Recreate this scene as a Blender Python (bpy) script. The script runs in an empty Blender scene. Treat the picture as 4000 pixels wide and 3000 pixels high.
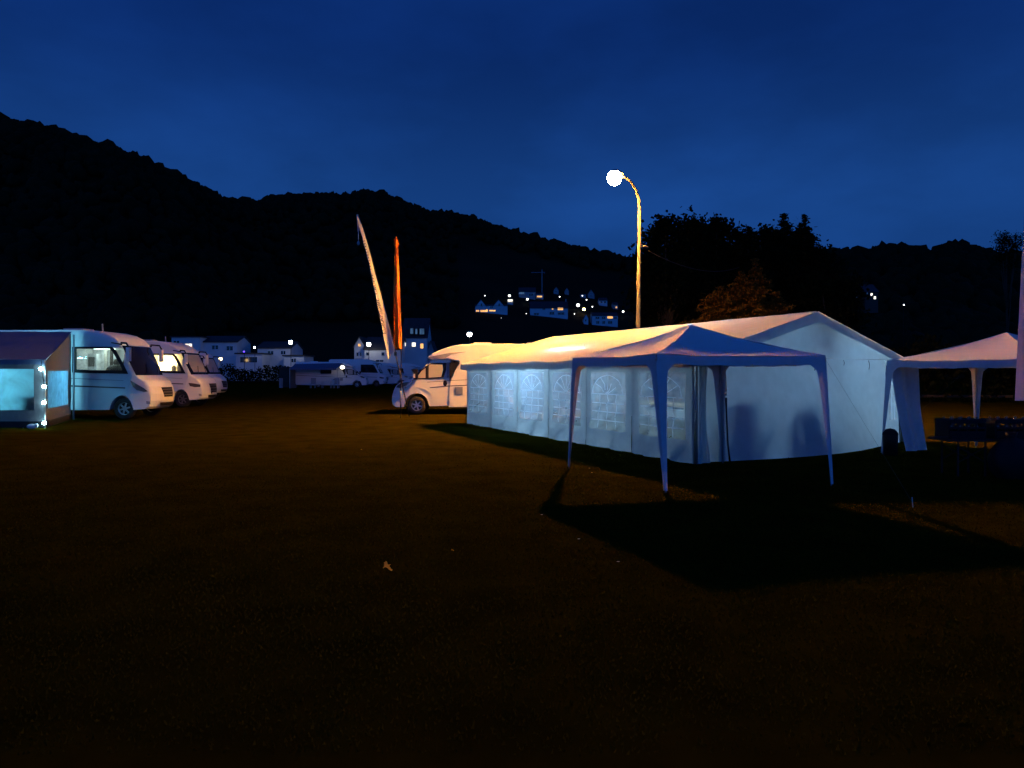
import bpy, bmesh, math, random
import numpy as np
from mathutils import Vector, Matrix
random.seed(7); rng = np.random.default_rng(7)
R = math.radians
sc = bpy.context.scene
COL = sc.collection

# ------------------------------------------------------------------ camera, sky, exposure
F, HY, CH = 3000.0, 1455.0, 1.6          # focal length in px of the 4000 px photograph, horizon row, eye height
cd = bpy.data.cameras.new('camera'); cam = bpy.data.objects.new('camera', cd); COL.objects.link(cam)
cd.sensor_width = 36; cd.lens = 27; cd.shift_y = -45/4000; cd.clip_start = .05; cd.clip_end = 6000
cam.location = (0, 0, CH); cam.rotation_euler = (math.pi/2, 0, 0); sc.camera = cam

world = bpy.data.worlds.new('World'); sc.world = world; world.use_nodes = True
SKY_STRENGTH = 1.0
def build_sky():
    nt = world.node_tree; N = nt.nodes; L = nt.links
    bg = N['Background']
    tc = N.new('ShaderNodeTexCoord'); sep = N.new('ShaderNodeSeparateXYZ'); L.new(tc.outputs['Generated'], sep.inputs[0])
    ramp = N.new('ShaderNodeValToRGB'); L.new(sep.outputs['Z'], ramp.inputs[0])
    cr = ramp.color_ramp; cr.interpolation = 'EASE'
    stops = [(0.0, (.0085, .058, .248)), (.17, (.0085, .056, .243)), (.42, (.0030, .0235, .140)), (1.0, (.0022, .015, .095))]
    cr.elements[0].position, cr.elements[0].color = stops[0][0], (*stops[0][1], 1)
    cr.elements[1].position, cr.elements[1].color = stops[-1][0], (*stops[-1][1], 1)
    for p, c in stops[1:-1]:
        e = cr.elements.new(p); e.color = (*c, 1)
    # the west, where the sun went down, lies behind the photographer: the dusk is a little brighter there
    mr = N.new('ShaderNodeMapRange'); L.new(sep.outputs['Y'], mr.inputs[0])
    mr.inputs['From Min'].default_value = .5; mr.inputs['From Max'].default_value = -1
    mr.inputs['To Min'].default_value = 1; mr.inputs['To Max'].default_value = 2.6; mr.interpolation_type = 'SMOOTHSTEP'
    # thin dusk clouds
    mp = N.new('ShaderNodeMapping'); L.new(tc.outputs['Generated'], mp.inputs[0]); mp.inputs['Scale'].default_value = (1.7, 1.0, 3.6)
    mp.inputs['Rotation'].default_value = (0, R(7), 0); mp.inputs['Location'].default_value = (.9, .3, .15)
    nz = N.new('ShaderNodeTexNoise'); L.new(mp.outputs[0], nz.inputs['Vector']); nz.inputs['Scale'].default_value = 1.6
    nz.inputs['Detail'].default_value = 6; nz.inputs['Roughness'].default_value = .52
    cm = N.new('ShaderNodeMapRange'); L.new(nz.outputs[0], cm.inputs[0])
    cm.inputs['From Min'].default_value = .40; cm.inputs['From Max'].default_value = .66; cm.inputs['To Min'].default_value = .84; cm.inputs['To Max'].default_value = 1.22
    m = N.new('ShaderNodeMath'); m.operation = 'MULTIPLY'; L.new(mr.outputs[0], m.inputs[0]); L.new(cm.outputs[0], m.inputs[1])
    vm = N.new('ShaderNodeVectorMath'); vm.operation = 'SCALE'; L.new(ramp.outputs[0], vm.inputs[0]); L.new(m.outputs[0], vm.inputs['Scale'])
    L.new(vm.outputs[0], bg.inputs[0]); bg.inputs[1].default_value = SKY_STRENGTH
build_sky()
sc.view_settings.view_transform = 'Standard'; sc.view_settings.look = 'None'
sc.view_settings.exposure = 0; sc.view_settings.gamma = 1; sc.view_settings.use_curve_mapping = False
sc.render.engine = 'CYCLES'
cy = sc.cycles
try:
    cy.use_denoising = True; cy.denoiser = 'OPENIMAGEDENOISE'
except Exception: pass
cy.max_bounces = 8; cy.diffuse_bounces = 4; cy.glossy_bounces = 3; cy.transmission_bounces = 6; cy.transparent_max_bounces = 12
cy.sample_clamp_indirect = 6.0; cy.caustics_reflective = False; cy.caustics_refractive = False
LAMP = 6800.0            # radiance of the sodium street lamp
TUBE = 330.0              # radiance of the tent's tubes

# ------------------------------------------------------------------ helpers
def at(px, Y, py=None, z=None):
    """the point at depth Y seen at column px and at row py (or at height z)"""
    return Vector(((px-2000)/F*Y, Y, CH+(HY-py)*Y/F if py is not None else z))

class MB:
    def __init__(s): s.v = []; s.f = []
    def add(s, vs, fs):
        o = len(s.v); s.v += [tuple(p) for p in vs]; s.f += [tuple(i+o for i in f) for f in fs]; return s
    def box(s, c, d, rot=None):
        hx, hy, hz = d[0]/2, d[1]/2, d[2]/2
        P = [Vector((x, y, z)) for x in (-hx, hx) for y in (-hy, hy) for z in (-hz, hz)]
        if rot is not None: P = [rot @ p for p in P]
        return s.add([p+Vector(c) for p in P], [(0,1,3,2),(4,6,7,5),(0,4,5,1),(2,3,7,6),(0,2,6,4),(1,5,7,3)])
    def tube(s, pts, r, n=8, caps=True):
        pts = [Vector(p) for p in pts]; rs = r if isinstance(r, (list, tuple)) else [r]*len(pts)
        o = []; prev = None
        for i, p in enumerate(pts):
            t = (pts[min(i+1, len(pts)-1)]-pts[max(i-1, 0)]).normalized()
            a = Vector((0, 0, 1)) if abs(t.z) < .9 else Vector((1, 0, 0))
            if prev is not None: a = prev
            b1 = (a - t*a.dot(t)).normalized(); prev = b1; b2 = t.cross(b1)
            o += [p+(b1*math.cos(k*2*math.pi/n)+b2*math.sin(k*2*math.pi/n))*rs[i] for k in range(n)]
        fs = [(i*n+k, i*n+(k+1) % n, (i+1)*n+(k+1) % n, (i+1)*n+k) for i in range(len(pts)-1) for k in range(n)]
        if caps: fs += [tuple(range(n))[::-1], tuple((len(pts)-1)*n+k for k in range(n))]
        return s.add(o, fs)
    def grid(s, fn, nu, nv, skip=None):
        vs = [fn(i/nu, j/nv) for j in range(nv+1) for i in range(nu+1)]
        fs = [(j*(nu+1)+i, j*(nu+1)+i+1, (j+1)*(nu+1)+i+1, (j+1)*(nu+1)+i) for j in range(nv) for i in range(nu) if not (skip and skip(i, j))]
        return s.add(vs, fs)
    def prism(s, poly, fn, t0, t1):
        """poly = 2D loop, fn(a, b, t) -> point; a closed slab between t0 and t1"""
        n = len(poly)
        s.add([fn(a, b, t0) for a, b in poly]+[fn(a, b, t1) for a, b in poly],
              [tuple(range(n))[::-1], tuple(range(n, 2*n))]+[(k, (k+1) % n, n+(k+1) % n, n+k) for k in range(n)])
        return s
    def ring(s, outer, inner, fn, t0, t1):
        n = len(outer)
        vs = [fn(a, b, t) for t in (t0, t1) for lp in (outer, inner) for a, b in lp]
        O0, I0, O1, I1 = 0, n, 2*n, 3*n; fs = []
        for k in range(n):
            q = (k+1) % n
            fs += [(O1+k, O1+q, I1+q, I1+k), (O0+q, O0+k, I0+k, I0+q), (O0+k, O0+q, O1+q, O1+k), (I0+q, I0+k, I1+k, I1+q)]
        return s.add(vs, fs)
    def sphere(s, c, r, nu=12, nv=8):
        c = Vector(c); r = Vector(r) if isinstance(r, (tuple, list, Vector)) else Vector((r, r, r))
        vs = [c+Vector((0, 0, r.z))]
        for j in range(1, nv):
            a = math.pi*j/nv
            vs += [c+Vector((r.x*math.sin(a)*math.cos(2*math.pi*k/nu), r.y*math.sin(a)*math.sin(2*math.pi*k/nu), r.z*math.cos(a))) for k in range(nu)]
        vs.append(c-Vector((0, 0, r.z))); fs = []
        for k in range(nu):
            q = (k+1) % nu; fs.append((0, 1+k, 1+q)); e = 1+(nv-2)*nu; fs.append((len(vs)-1, e+q, e+k))
            for j in range(nv-2): fs.append((1+j*nu+k, 1+(j+1)*nu+k, 1+(j+1)*nu+q, 1+j*nu+q))
        return s.add(vs, fs)
    def lathe(s, prof, n, fn):
        """prof = [(r, h)], fn(x, y, h) -> point"""
        m = len(prof)
        vs = [fn(r*math.cos(2*math.pi*k/n), r*math.sin(2*math.pi*k/n), h) for r, h in prof for k in range(n)]
        return s.add(vs, [(i*n+k, i*n+(k+1) % n, (i+1)*n+(k+1) % n, (i+1)*n+k) for i in range(m-1) for k in range(n)])
    def build(s, name, m, parent=None, smooth=False, loc=None):
        me = bpy.data.meshes.new(name); me.from_pydata(s.v, [], s.f); me.update()
        bm = bmesh.new(); bm.from_mesh(me); bmesh.ops.recalc_face_normals(bm, faces=bm.faces); bm.to_mesh(me); bm.free()
        if smooth: me.shade_smooth()
        o = bpy.data.objects.new(name, me); COL.objects.link(o)
        if m: me.materials.append(m)
        if parent: o.parent = parent
        if loc is not None: o.location = loc
        return o

def raw_mesh(name, V, Fc, m, parent=None, kind=None, smooth=False):
    """big meshes straight from numpy arrays; Fc is (n,3) or (n,4)"""
    me = bpy.data.meshes.new(name); k = Fc.shape[1]
    me.vertices.add(len(V)); me.vertices.foreach_set('co', np.ascontiguousarray(V, np.float32).ravel())
    me.loops.add(Fc.size); me.loops.foreach_set('vertex_index', np.ascontiguousarray(Fc, np.int32).ravel())
    me.polygons.add(len(Fc)); me.polygons.foreach_set('loop_start', np.arange(0, Fc.size, k, dtype=np.int32))
    me.update(calc_edges=True); me.validate()
    if smooth: me.shade_smooth()
    o = bpy.data.objects.new(name, me); COL.objects.link(o); me.materials.append(m)
    if parent: o.parent = parent
    if kind: o['kind'] = kind
    return o

def thing(name, label, cat, loc=(0, 0, 0), rz=0, group=None):
    o = bpy.data.objects.new(name, None); o.empty_display_size = .3; COL.objects.link(o)
    o.location = loc; o.rotation_euler = (0, 0, rz)
    return tag(o, label, cat, group)
def tag(o, label, cat, group=None):
    o['label'] = label; o['category'] = cat
    if group: o['group'] = group
    return o
def copy_tree(o, parent=None):
    kids = list(o.children); c = o.copy(); COL.objects.link(c); c.parent = parent
    for k in kids: copy_tree(k, c)
    return c
def bake(o):
    bpy.context.view_layer.update()
    dg = bpy.context.evaluated_depsgraph_get()
    me = bpy.data.meshes.new_from_object(o.evaluated_get(dg)); o.modifiers.clear(); o.data = me
def vnoise(x, y, s=0):
    """cheap smooth value noise, about -1..1"""
    return (math.sin(x*1.7+s*3.1+1.3*math.sin(y*1.1+s))+math.sin(y*2.3-s*1.7+1.1*math.sin(x*1.9+s*2))+math.sin((x+y)*3.1+s*5)*.5)/2.5

# ------------------------------------------------------------------ materials
def mat(name, col, rough=.6, metal=0, spec=.5, var=0, scale=8, bump=0, bscale=60, coat=0):
    m = bpy.data.materials.new(name); m.use_nodes = True; nt = m.node_tree; b = nt.nodes['Principled BSDF']
    b.inputs['Base Color'].default_value = (*col, 1); b.inputs['Roughness'].default_value = rough; b.inputs['Metallic'].default_value = metal
    b.inputs['Specular IOR Level'].default_value = spec; b.inputs['Coat Weight'].default_value = coat
    tc = nt.nodes.new('ShaderNodeTexCoord')
    if var:
        n = nt.nodes.new('ShaderNodeTexNoise'); n.inputs['Scale'].default_value = scale; n.inputs['Detail'].default_value = 6
        nt.links.new(tc.outputs['Object'], n.inputs['Vector'])
        r = nt.nodes.new('ShaderNodeValToRGB'); nt.links.new(n.outputs[0], r.inputs[0])
        r.color_ramp.elements[0].position = .3; r.color_ramp.elements[1].position = .7
        r.color_ramp.elements[0].color = (*[c*(1-var) for c in col], 1); r.color_ramp.elements[1].color = (*[min(1, c*(1+var)) for c in col], 1)
        nt.links.new(r.outputs[0], b.inputs['Base Color'])
    if bump:
        n = nt.nodes.new('ShaderNodeTexNoise'); n.inputs['Scale'].default_value = bscale; n.inputs['Detail'].default_value = 4
        nt.links.new(tc.outputs['Object'], n.inputs['Vector'])
        bp = nt.nodes.new('ShaderNodeBump'); bp.inputs['Strength'].default_value = bump; bp.inputs['Distance'].default_value = .02
        nt.links.new(n.outputs[0], bp.inputs['Height']); nt.links.new(bp.outputs[0], b.inputs['Normal'])
    return m
def emit(name, col, strength, var=0, scale=3):
    m = bpy.data.materials.new(name); m.use_nodes = True; nt = m.node_tree
    nt.nodes.remove(nt.nodes['Principled BSDF']); e = nt.nodes.new('ShaderNodeEmission')
    e.inputs[0].default_value = (*col, 1); e.inputs[1].default_value = strength
    nt.links.new(e.outputs[0], nt.nodes['Material Output'].inputs[0])
    if var:
        tc = nt.nodes.new('ShaderNodeTexCoord'); n = nt.nodes.new('ShaderNodeTexNoise'); n.inputs['Scale'].default_value = scale
        nt.links.new(tc.outputs['Object'], n.inputs['Vector'])
        mr = nt.nodes.new('ShaderNodeMapRange'); mr.inputs['From Min'].default_value = .3; mr.inputs['From Max'].default_value = .7
        mr.inputs['To Min'].default_value = strength*(1-var); mr.inputs['To Max'].default_value = strength*(1+var)
        nt.links.new(n.outputs[0], mr.inputs[0]); nt.links.new(mr.outputs[0], e.inputs[1])
    return m
def fabric(name, col, trans, bump=.25, scale=9, rough=.5, gloss=.03, var=.06, tcol=None):
    """cloth: light falls on it and comes through it"""
    m = bpy.data.materials.new(name); m.use_nodes = True; nt = m.node_tree; N = nt.nodes; L = nt.links
    N.remove(N['Principled BSDF'])
    d = N.new('ShaderNodeBsdfDiffuse'); t = N.new('ShaderNodeBsdfTranslucent'); g = N.new('ShaderNodeBsdfGlossy')
    tc = N.new('ShaderNodeTexCoord'); n = N.new('ShaderNodeTexNoise'); n.inputs['Scale'].default_value = scale; n.inputs['Detail'].default_value = 5
    L.new(tc.outputs['Object'], n.inputs['Vector'])
    r = N.new('ShaderNodeValToRGB'); r.color_ramp.elements[0].position = .3; r.color_ramp.elements[1].position = .7
    r.color_ramp.elements[0].color = (*[c*(1-var) for c in col], 1); r.color_ramp.elements[1].color = (*[c*(1+var) for c in col], 1)
    L.new(n.outputs[0], r.inputs[0]); L.new(r.outputs[0], d.inputs[0])
    if tcol: t.inputs[0].default_value = (*tcol, 1)
    else: L.new(r.outputs[0], t.inputs[0])
    bp = N.new('ShaderNodeBump'); bp.inputs['Strength'].default_value = bump; bp.inputs['Distance'].default_value = .03
    L.new(n.outputs[0], bp.inputs['Height'])
    for x in (d, g): L.new(bp.outputs[0], x.inputs['Normal'])
    g.inputs['Roughness'].default_value = rough
    m1 = N.new('ShaderNodeMixShader'); m1.inputs[0].default_value = trans; L.new(d.outputs[0], m1.inputs[1]); L.new(t.outputs[0], m1.inputs[2])
    m2 = N.new('ShaderNodeMixShader'); m2.inputs[0].default_value = gloss; L.new(m1.outputs[0], m2.inputs[1]); L.new(g.outputs[0], m2.inputs[2])
    L.new(m2.outputs[0], N['Material Output'].inputs[0])
    return m
def film(name, clear, col, tint=(1, 1, 1), rough=.08, gloss=.07, bump=.5, scale=5):
    """clear or milky window film: part seen through, part scattering"""
    m = bpy.data.materials.new(name); m.use_nodes = True; nt = m.node_tree; N = nt.nodes; L = nt.links
    N.remove(N['Principled BSDF'])
    a = N.new('ShaderNodeBsdfTransparent'); a.inputs[0].default_value = (*tint, 1)
    t = N.new('ShaderNodeBsdfTranslucent'); t.inputs[0].default_value = (*col, 1); g = N.new('ShaderNodeBsdfGlossy'); g.inputs['Roughness'].default_value = rough
    tc = N.new('ShaderNodeTexCoord'); n = N.new('ShaderNodeTexNoise'); n.inputs['Scale'].default_value = scale; n.inputs['Detail'].default_value = 3; n.inputs['Distortion'].default_value = .8
    L.new(tc.outputs['Object'], n.inputs['Vector'])
    bp = N.new('ShaderNodeBump'); bp.inputs['Strength'].default_value = bump; bp.inputs['Distance'].default_value = .05
    L.new(n.outputs[0], bp.inputs['Height']); L.new(bp.outputs[0], g.inputs['Normal'])
    mr = N.new('ShaderNodeMapRange'); mr.inputs['To Min'].default_value = max(0, 1-clear-.15); mr.inputs['To Max'].default_value = min(1, 1-clear+.15)
    mr.inputs['From Min'].default_value = .3; mr.inputs['From Max'].default_value = .7; L.new(n.outputs[0], mr.inputs[0])
    m1 = N.new('ShaderNodeMixShader'); L.new(mr.outputs[0], m1.inputs[0]); L.new(a.outputs[0], m1.inputs[1]); L.new(t.outputs[0], m1.inputs[2])
    m2 = N.new('ShaderNodeMixShader'); m2.inputs[0].default_value = gloss; L.new(m1.outputs[0], m2.inputs[1]); L.new(g.outputs[0], m2.inputs[2])
    L.new(m2.outputs[0], N['Material Output'].inputs[0])
    return m
def leafmat(name, col, var=.4, through=.3):
    m = bpy.data.materials.new(name); m.use_nodes = True; nt = m.node_tree; N = nt.nodes; L = nt.links
    N.remove(N['Principled BSDF']); d = N.new('ShaderNodeBsdfDiffuse'); t = N.new('ShaderNodeBsdfTranslucent'); mx = N.new('ShaderNodeMixShader'); mx.inputs[0].default_value = through
    g = N.new('ShaderNodeNewGeometry'); r = N.new('ShaderNodeValToRGB'); L.new(g.outputs['Random Per Island'], r.inputs[0])
    r.color_ramp.elements[0].color = (*[c*(1-var) for c in col], 1); r.color_ramp.elements[1].color = (*[c*(1+var) for c in col], 1)
    L.new(r.outputs[0], d.inputs[0]); L.new(r.outputs[0], t.inputs[0]); L.new(d.outputs[0], mx.inputs[1]); L.new(t.outputs[0], mx.inputs[2])
    L.new(mx.outputs[0], N['Material Output'].inputs[0]); return m

def luminaire(name, col, strength):
    """a street lamp bowl: full output downwards, falling off towards the horizontal like a semi-cutoff lantern"""
    m = emit(name, col, strength); nt = m.node_tree; e = nt.nodes['Emission']
    g = nt.nodes.new('ShaderNodeNewGeometry'); sp = nt.nodes.new('ShaderNodeSeparateXYZ'); nt.links.new(g.outputs['Incoming'], sp.inputs[0])
    r = nt.nodes.new('ShaderNodeValToRGB'); mr = nt.nodes.new('ShaderNodeMapRange'); mr.inputs['From Min'].default_value = 0; mr.inputs['From Max'].default_value = -1
    nt.links.new(sp.outputs['Z'], mr.inputs[0]); nt.links.new(mr.outputs[0], r.inputs[0])
    cr = r.color_ramp; cr.elements[0].position = 0; cr.elements[0].color = (.05, .05, .05, 1); cr.elements[1].position = .55; cr.elements[1].color = (1, 1, 1, 1)
    for p, v in ((.10, .13), (.17, .30), (.24, .40), (.33, .62), (.40, .79), (.47, .92)):
        q = cr.elements.new(p); q.color = (v, v, v, 1)
    k = nt.nodes.new('ShaderNodeMath'); k.operation = 'MULTIPLY'; k.inputs[1].default_value = strength; nt.links.new(r.outputs[0], k.inputs[0]); nt.links.new(k.outputs[0], e.inputs[1])
    return m
M = dict(
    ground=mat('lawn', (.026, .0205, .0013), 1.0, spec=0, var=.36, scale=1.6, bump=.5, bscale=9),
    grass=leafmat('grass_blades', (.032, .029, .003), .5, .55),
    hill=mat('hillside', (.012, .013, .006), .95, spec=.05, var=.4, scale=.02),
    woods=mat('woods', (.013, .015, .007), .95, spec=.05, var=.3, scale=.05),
    leaf=leafmat('broad_leaves', (.013, .015, .005)), needle=leafmat('lamplit_needles', (.105, .060, .011)), needleunlit=leafmat('unlit_needles', (.014, .014, .005)), bark=mat('bark', (.05, .035, .022), .9, bump=.5, bscale=20),  # the two needle colours hold lamplight and shade: an orange-lit copy, an unlit one
    tent=fabric('tent_cloth', (.66, .66, .62), .36), roof=fabric('tent_roof_cloth', (.64, .63, .61), .10, scale=5, bump=.35),
    gable=fabric('gable_cloth', (.68, .72, .72), .52, scale=4),
    gaz=fabric('canopy_cloth', (.74, .73, .74), .06, scale=60, bump=.35, gloss=.05), gaz2=fabric('canopy_side_cloth', (.60, .60, .66), .10, scale=12, bump=.2),
    pvc=film('window_film', .35, (.34, .35, .39), bump=.2, scale=2), pvcclear=film('clear_window_film', .55, (.88, .90, .94), gloss=.15, bump=.8, scale=3),
    muntin=fabric('printed_bars', (.90, .92, .95), .70, bump=.05),
    steel=mat('galvanised_steel', (.45, .46, .48), .45, metal=.7, bump=.1), dark=mat('black_plastic', (.010, .010, .011), .55, spec=.25), tyre=mat('tyre_rubber', (.014, .013, .013), .8, bump=.3),
    rim=mat('alloy', (.55, .55, .58), .3, metal=.85), rim2=mat('dull_alloy', (.12, .12, .13), .4, metal=.6),
    paint=mat('white_paint', (.76, .76, .75), .28, spec=.5, var=.03, scale=2, coat=.3), paint2=mat('white_gelcoat', (.78, .78, .77), .32, var=.03, scale=2),
    fair=mat('grey_plastic', (.30, .30, .33), .5), stripe=mat('dark_stripe', (.05, .04, .045), .5), glass=mat('dark_glass', (.008, .009, .010), .08, spec=.35),
    lens=mat('headlight_lens', (.09, .08, .075), .12, spec=.8), blind=mat('window_blind', (.34, .33, .32), .6), blinddark=mat('pleated_blind', (.16, .16, .17), .6),
    interior=mat('pale_wood', (.55, .5, .42), .5, var=.1), seat=mat('seat_cloth', (.10, .08, .06), .8),
    concrete=mat('lamp_post_concrete', (.095, .088, .08), .7, var=.12, scale=6, bump=.2), hood=mat('lamp_hood', (.35, .36, .36), .5),
    house=mat('white_render', (.62, .64, .66), .85, var=.07, scale=.6), housegrey=mat('grey_render', (.30, .32, .34), .85, var=.1, scale=.6),
    roofdark=mat('slate_roof', (.030, .030, .034), .8, var=.3, scale=2), windark=mat('window_dark', (.012, .013, .016), .1, spec=.6), winfr=mat('window_frame_white', (.7, .7, .7), .5),
    timber=mat('dark_timber', (.035, .024, .016), .7, var=.3, scale=5), red=mat('red_plastic', (.45, .05, .04), .4), blue=mat('blue_cloth', (.06, .10, .30), .8),
    orangecloth=fabric('orange_flag_cloth', (.85, .20, .015), .22, scale=14, bump=.5), whitecloth=fabric('white_flag_cloth', (.46, .43, .47), .12, scale=6, bump=.15), tintcloth=fabric('pale_flag_cloth', (.62, .50, .60), .25, scale=6),  # purple-pink light on the right-edge flag is put into its cloth colour
    ink=mat('flag_ink', (.035, .022, .035), .8), awning=mat('awning_grey', (.09, .11, .19), .7, var=.1), awnside=fabric('awning_side_cloth', (.16, .14, .15), .16), awnwin=film('awning_window', .25, (.55, .85, .9), gloss=.04, scale=2, bump=.2), awnwin2=film('awning_side_window', .30, (.35, .55, .75), gloss=.05),
    coat=mat('dark_coat', (.03, .03, .045), .9), wood=mat('bench_wood', (.40, .24, .09), .5, var=.2), bottle=mat('brown_bottle', (.05, .025, .02), .08, spec=.8), crate=mat('black_crate', (.010, .010, .013), .7, spec=.15),
    leafdry=leafmat('dry_leaf', (.80, .46, .09), .2, .5), petal=mat('daisy_petal', (.8, .75, .65), .7), rope=mat('rope', (.10, .09, .08), .9), orangeband=mat('orange_band', (.8, .28, .10), .6),
    e_lamp=luminaire('sodium_light', (1, .41, .052), LAMP), e_tube=emit('tube_light', (.34, .66, 1.0), TUBE), e_bulb=emit('bulb_light', (.40, .88, 1.0), 75),
    e_awn=emit('awning_light', (.28, .82, 1.0), 4.5), e_mh1=emit('cabin_light', (.74, 1.0, .90), 9), e_mh2=emit('cabin_light_warm', (1, .70, .25), 9.5),
    e_white=emit('street_light_white', (1, .97, .88), 26), e_porch=emit('porch_light_glow', (1, .93, .68), 9), e_small=emit('small_light', (1, .96, .85), 6), e_warm=emit('warm_light', (1, .66, .28), 14), e_cyan=emit('cyan_light', (.10, .6, 1), 5), e_violet=emit('violet_light', (.12, .05, 1), 4),
    w_warm=emit('lit_window_warm', (1, .50, .16), 1.3, .35, .9), w_white=emit('lit_window_white', (1, .92, .72), 2.2, .3, .9), w_blue=emit('lit_window_blue', (.12, .28, .55), .35, .4, .9),
)

for k_, m_ in M.items():
    if k_[:2] in ('e_', 'w_'):
        try: m_.cycles.emission_sampling = 'NONE' if (k_[:2] == 'w_' or k_ in ('e_small', 'e_violet', 'e_cyan')) else 'FRONT'
        except Exception: pass
# ------------------------------------------------------------------ ground, hills, woods
def rid(px):   # skyline of the hills: column -> (row, distance)
    K = [(-4000, 420, 430), (-1500, 440, 430), (0, 450, 430), (235, 513, 430), (470, 586, 430), (597, 645, 440), (723, 695, 470), (868, 768, 560), (1012, 778, 640), (1121, 752, 660), (1248, 748, 680), (1338, 756, 690), (1446, 738, 690),
         (1555, 778, 690), (1663, 818, 690), (1808, 834, 690), (1916, 868, 690), (2025, 900, 690), (2170, 938, 690), (2314, 978, 690), (2423, 996, 690), (2520, 1012, 660), (2700, 1040, 560), (2950, 1020, 460), (3230, 978, 420), (3400, 972, 400), (3520, 966, 390),
         (3640, 982, 380), (3690, 960, 380), (3770, 957, 380), (3850, 985, 375), (4000, 1010, 370), (5000, 1000, 370), (7000, 960, 370)]
    xs = [k[0] for k in K]
    return np.interp(px, xs, [k[1] for k in K]), np.interp(px, xs, [k[2] for k in K])
def hill_z(X, Y):
    X = np.asarray(X, float); Y = np.asarray(Y, float)
    Yc = np.maximum(Y, 1.0); px = np.clip(2000+F*X/Yc, -4000, 7000)
    y, D = rid(px); D0 = 175.0
    zr = CH+(HY-y)/F*D-7.0
    t = np.clip((Y-D0)/(D-D0), 0, None)
    z = np.where(t <= 1, zr*t**1.8, zr*np.clip(1-.25*(t-1), .2, 1))
    bump = 1.6*(np.sin(X*.031+1.7*np.sin(Y*.017))+np.sin(Y*.043+1.1*np.sin(X*.023)))*np.clip(t*3, 0, 1)*np.clip(1.6-t, 0, 1)
    return z+bump*.6-.2
def build_terrain():
    g = MB(); n = 160
    g.add([(0, 40, 0)]+[(r*math.sin(2*math.pi*k/n), 40+r*math.cos(2*math.pi*k/n), 0) for r in (60, 400, 3500) for k in range(n)],
          [(0, 1+k, 1+(k+1) % n) for k in range(n)]+[(1+j*n+k, 1+(j+1)*n+k, 1+(j+1)*n+(k+1) % n, 1+j*n+(k+1) % n) for j in range(2) for k in range(n)])
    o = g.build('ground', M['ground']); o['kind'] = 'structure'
    a = np.concatenate([np.linspace(-4000, -200, 50), np.linspace(-180, 4180, 220), np.linspace(4200, 7000, 40)])
    d = np.concatenate([np.linspace(174, 760, 60), np.linspace(800, 1300, 8)])
    P, D = np.meshgrid(a, d); X = (P-2000)/F*D
    Z = hill_z(X, D); V = np.stack([X, D, Z], -1).reshape(-1, 3); nx = len(a)
    i, j = np.meshgrid(np.arange(nx-1), np.arange(len(d)-1)); q = (j*nx+i).ravel()
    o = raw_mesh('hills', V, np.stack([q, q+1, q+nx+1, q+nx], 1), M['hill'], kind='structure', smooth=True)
    # the woods on the hills
    ico = bmesh.new(); bmesh.ops.create_icosphere(ico, subdivisions=2, radius=1)
    iv = np.array([v.co[:] for v in ico.verts]); ico.faces.ensure_lookup_table(); fi = np.array([[v.index for v in f.verts] for f in ico.faces]); ico.free()
    px = []; yy = []
    for k in range(6500):          # along the skyline and some way down each side
        p = rng.uniform(-500, 4500); y, D = rid(p); px.append(p); yy.append(float(D)*(1+rng.normal(0, .022)))
    for k in range(4200):          # over the slopes
        p = rng.uniform(-400, 4400); y, D = rid(p); s = rng.uniform(.52, 1)
        if 1780 < p < 2520 and s < .93: continue
        px.append(p); yy.append(float(D)*s)
    px = np.array(px); yy = np.array(yy); X = (px-2000)/F*yy; Z = hill_z(X, yy); n = len(px)
    hgt = rng.uniform(3.6, 8.2, n)*np.where(rng.random(n) < .12, 1.25, 1); w = hgt*rng.uniform(.36, .62, n)
    ang = rng.uniform(0, 6.28, n); ca, sa = np.cos(ang), np.sin(ang)
    jit = 1+rng.normal(0, .17, (n, len(iv)))
    vx = iv[None, :, 0]*jit; vy = iv[None, :, 1]*jit; vz = iv[None, :, 2]*jit
    V = np.stack([X[:, None]+(vx*ca[:, None]-vy*sa[:, None])*w[:, None], yy[:, None]+(vx*sa[:, None]+vy*ca[:, None])*w[:, None], Z[:, None]+hgt[:, None]*(.48+vz*.55)], -1).reshape(-1, 3)
    Fc = (fi[None]+(np.arange(n)*len(iv))[:, None, None]).reshape(-1, 3)
    raw_mesh('hillside_woods', V, Fc, M['woods'], kind='stuff')
    # grass on the field
    n = 80000; Y = 3.2+15*rng.beta(1.3, 2.6, n); X = rng.uniform(-.72, .72, n)*Y
    h = rng.uniform(.008, .024, n)*np.where(rng.random(n) < .05, 1.7, 1); w = rng.uniform(.003, .007, n)*(1+Y*.10); a = rng.uniform(0, 6.28, n); l = rng.uniform(-.5, .5, (n, 2))*h[:, None]
    B1 = np.stack([X-w*np.cos(a), Y-w*np.sin(a), np.zeros(n)], 1); B2 = np.stack([X+w*np.cos(a), Y+w*np.sin(a), np.zeros(n)], 1); T = np.stack([X+l[:, 0], Y+l[:, 1], h], 1)
    V = np.stack([B1, B2, T], 1).reshape(-1, 3)
    raw_mesh('grass', V, np.arange(3*n).reshape(-1, 3), M['grass'], kind='stuff')
build_terrain()
def on_hill(px, py):
    """where the sight line through a pixel of the photograph meets the hillside"""
    for Y in np.arange(176, 900, 2.0):
        if hill_z((px-2000)/F*Y, Y) >= CH+(HY-py)/F*Y: break
    return float(Y)

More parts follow.
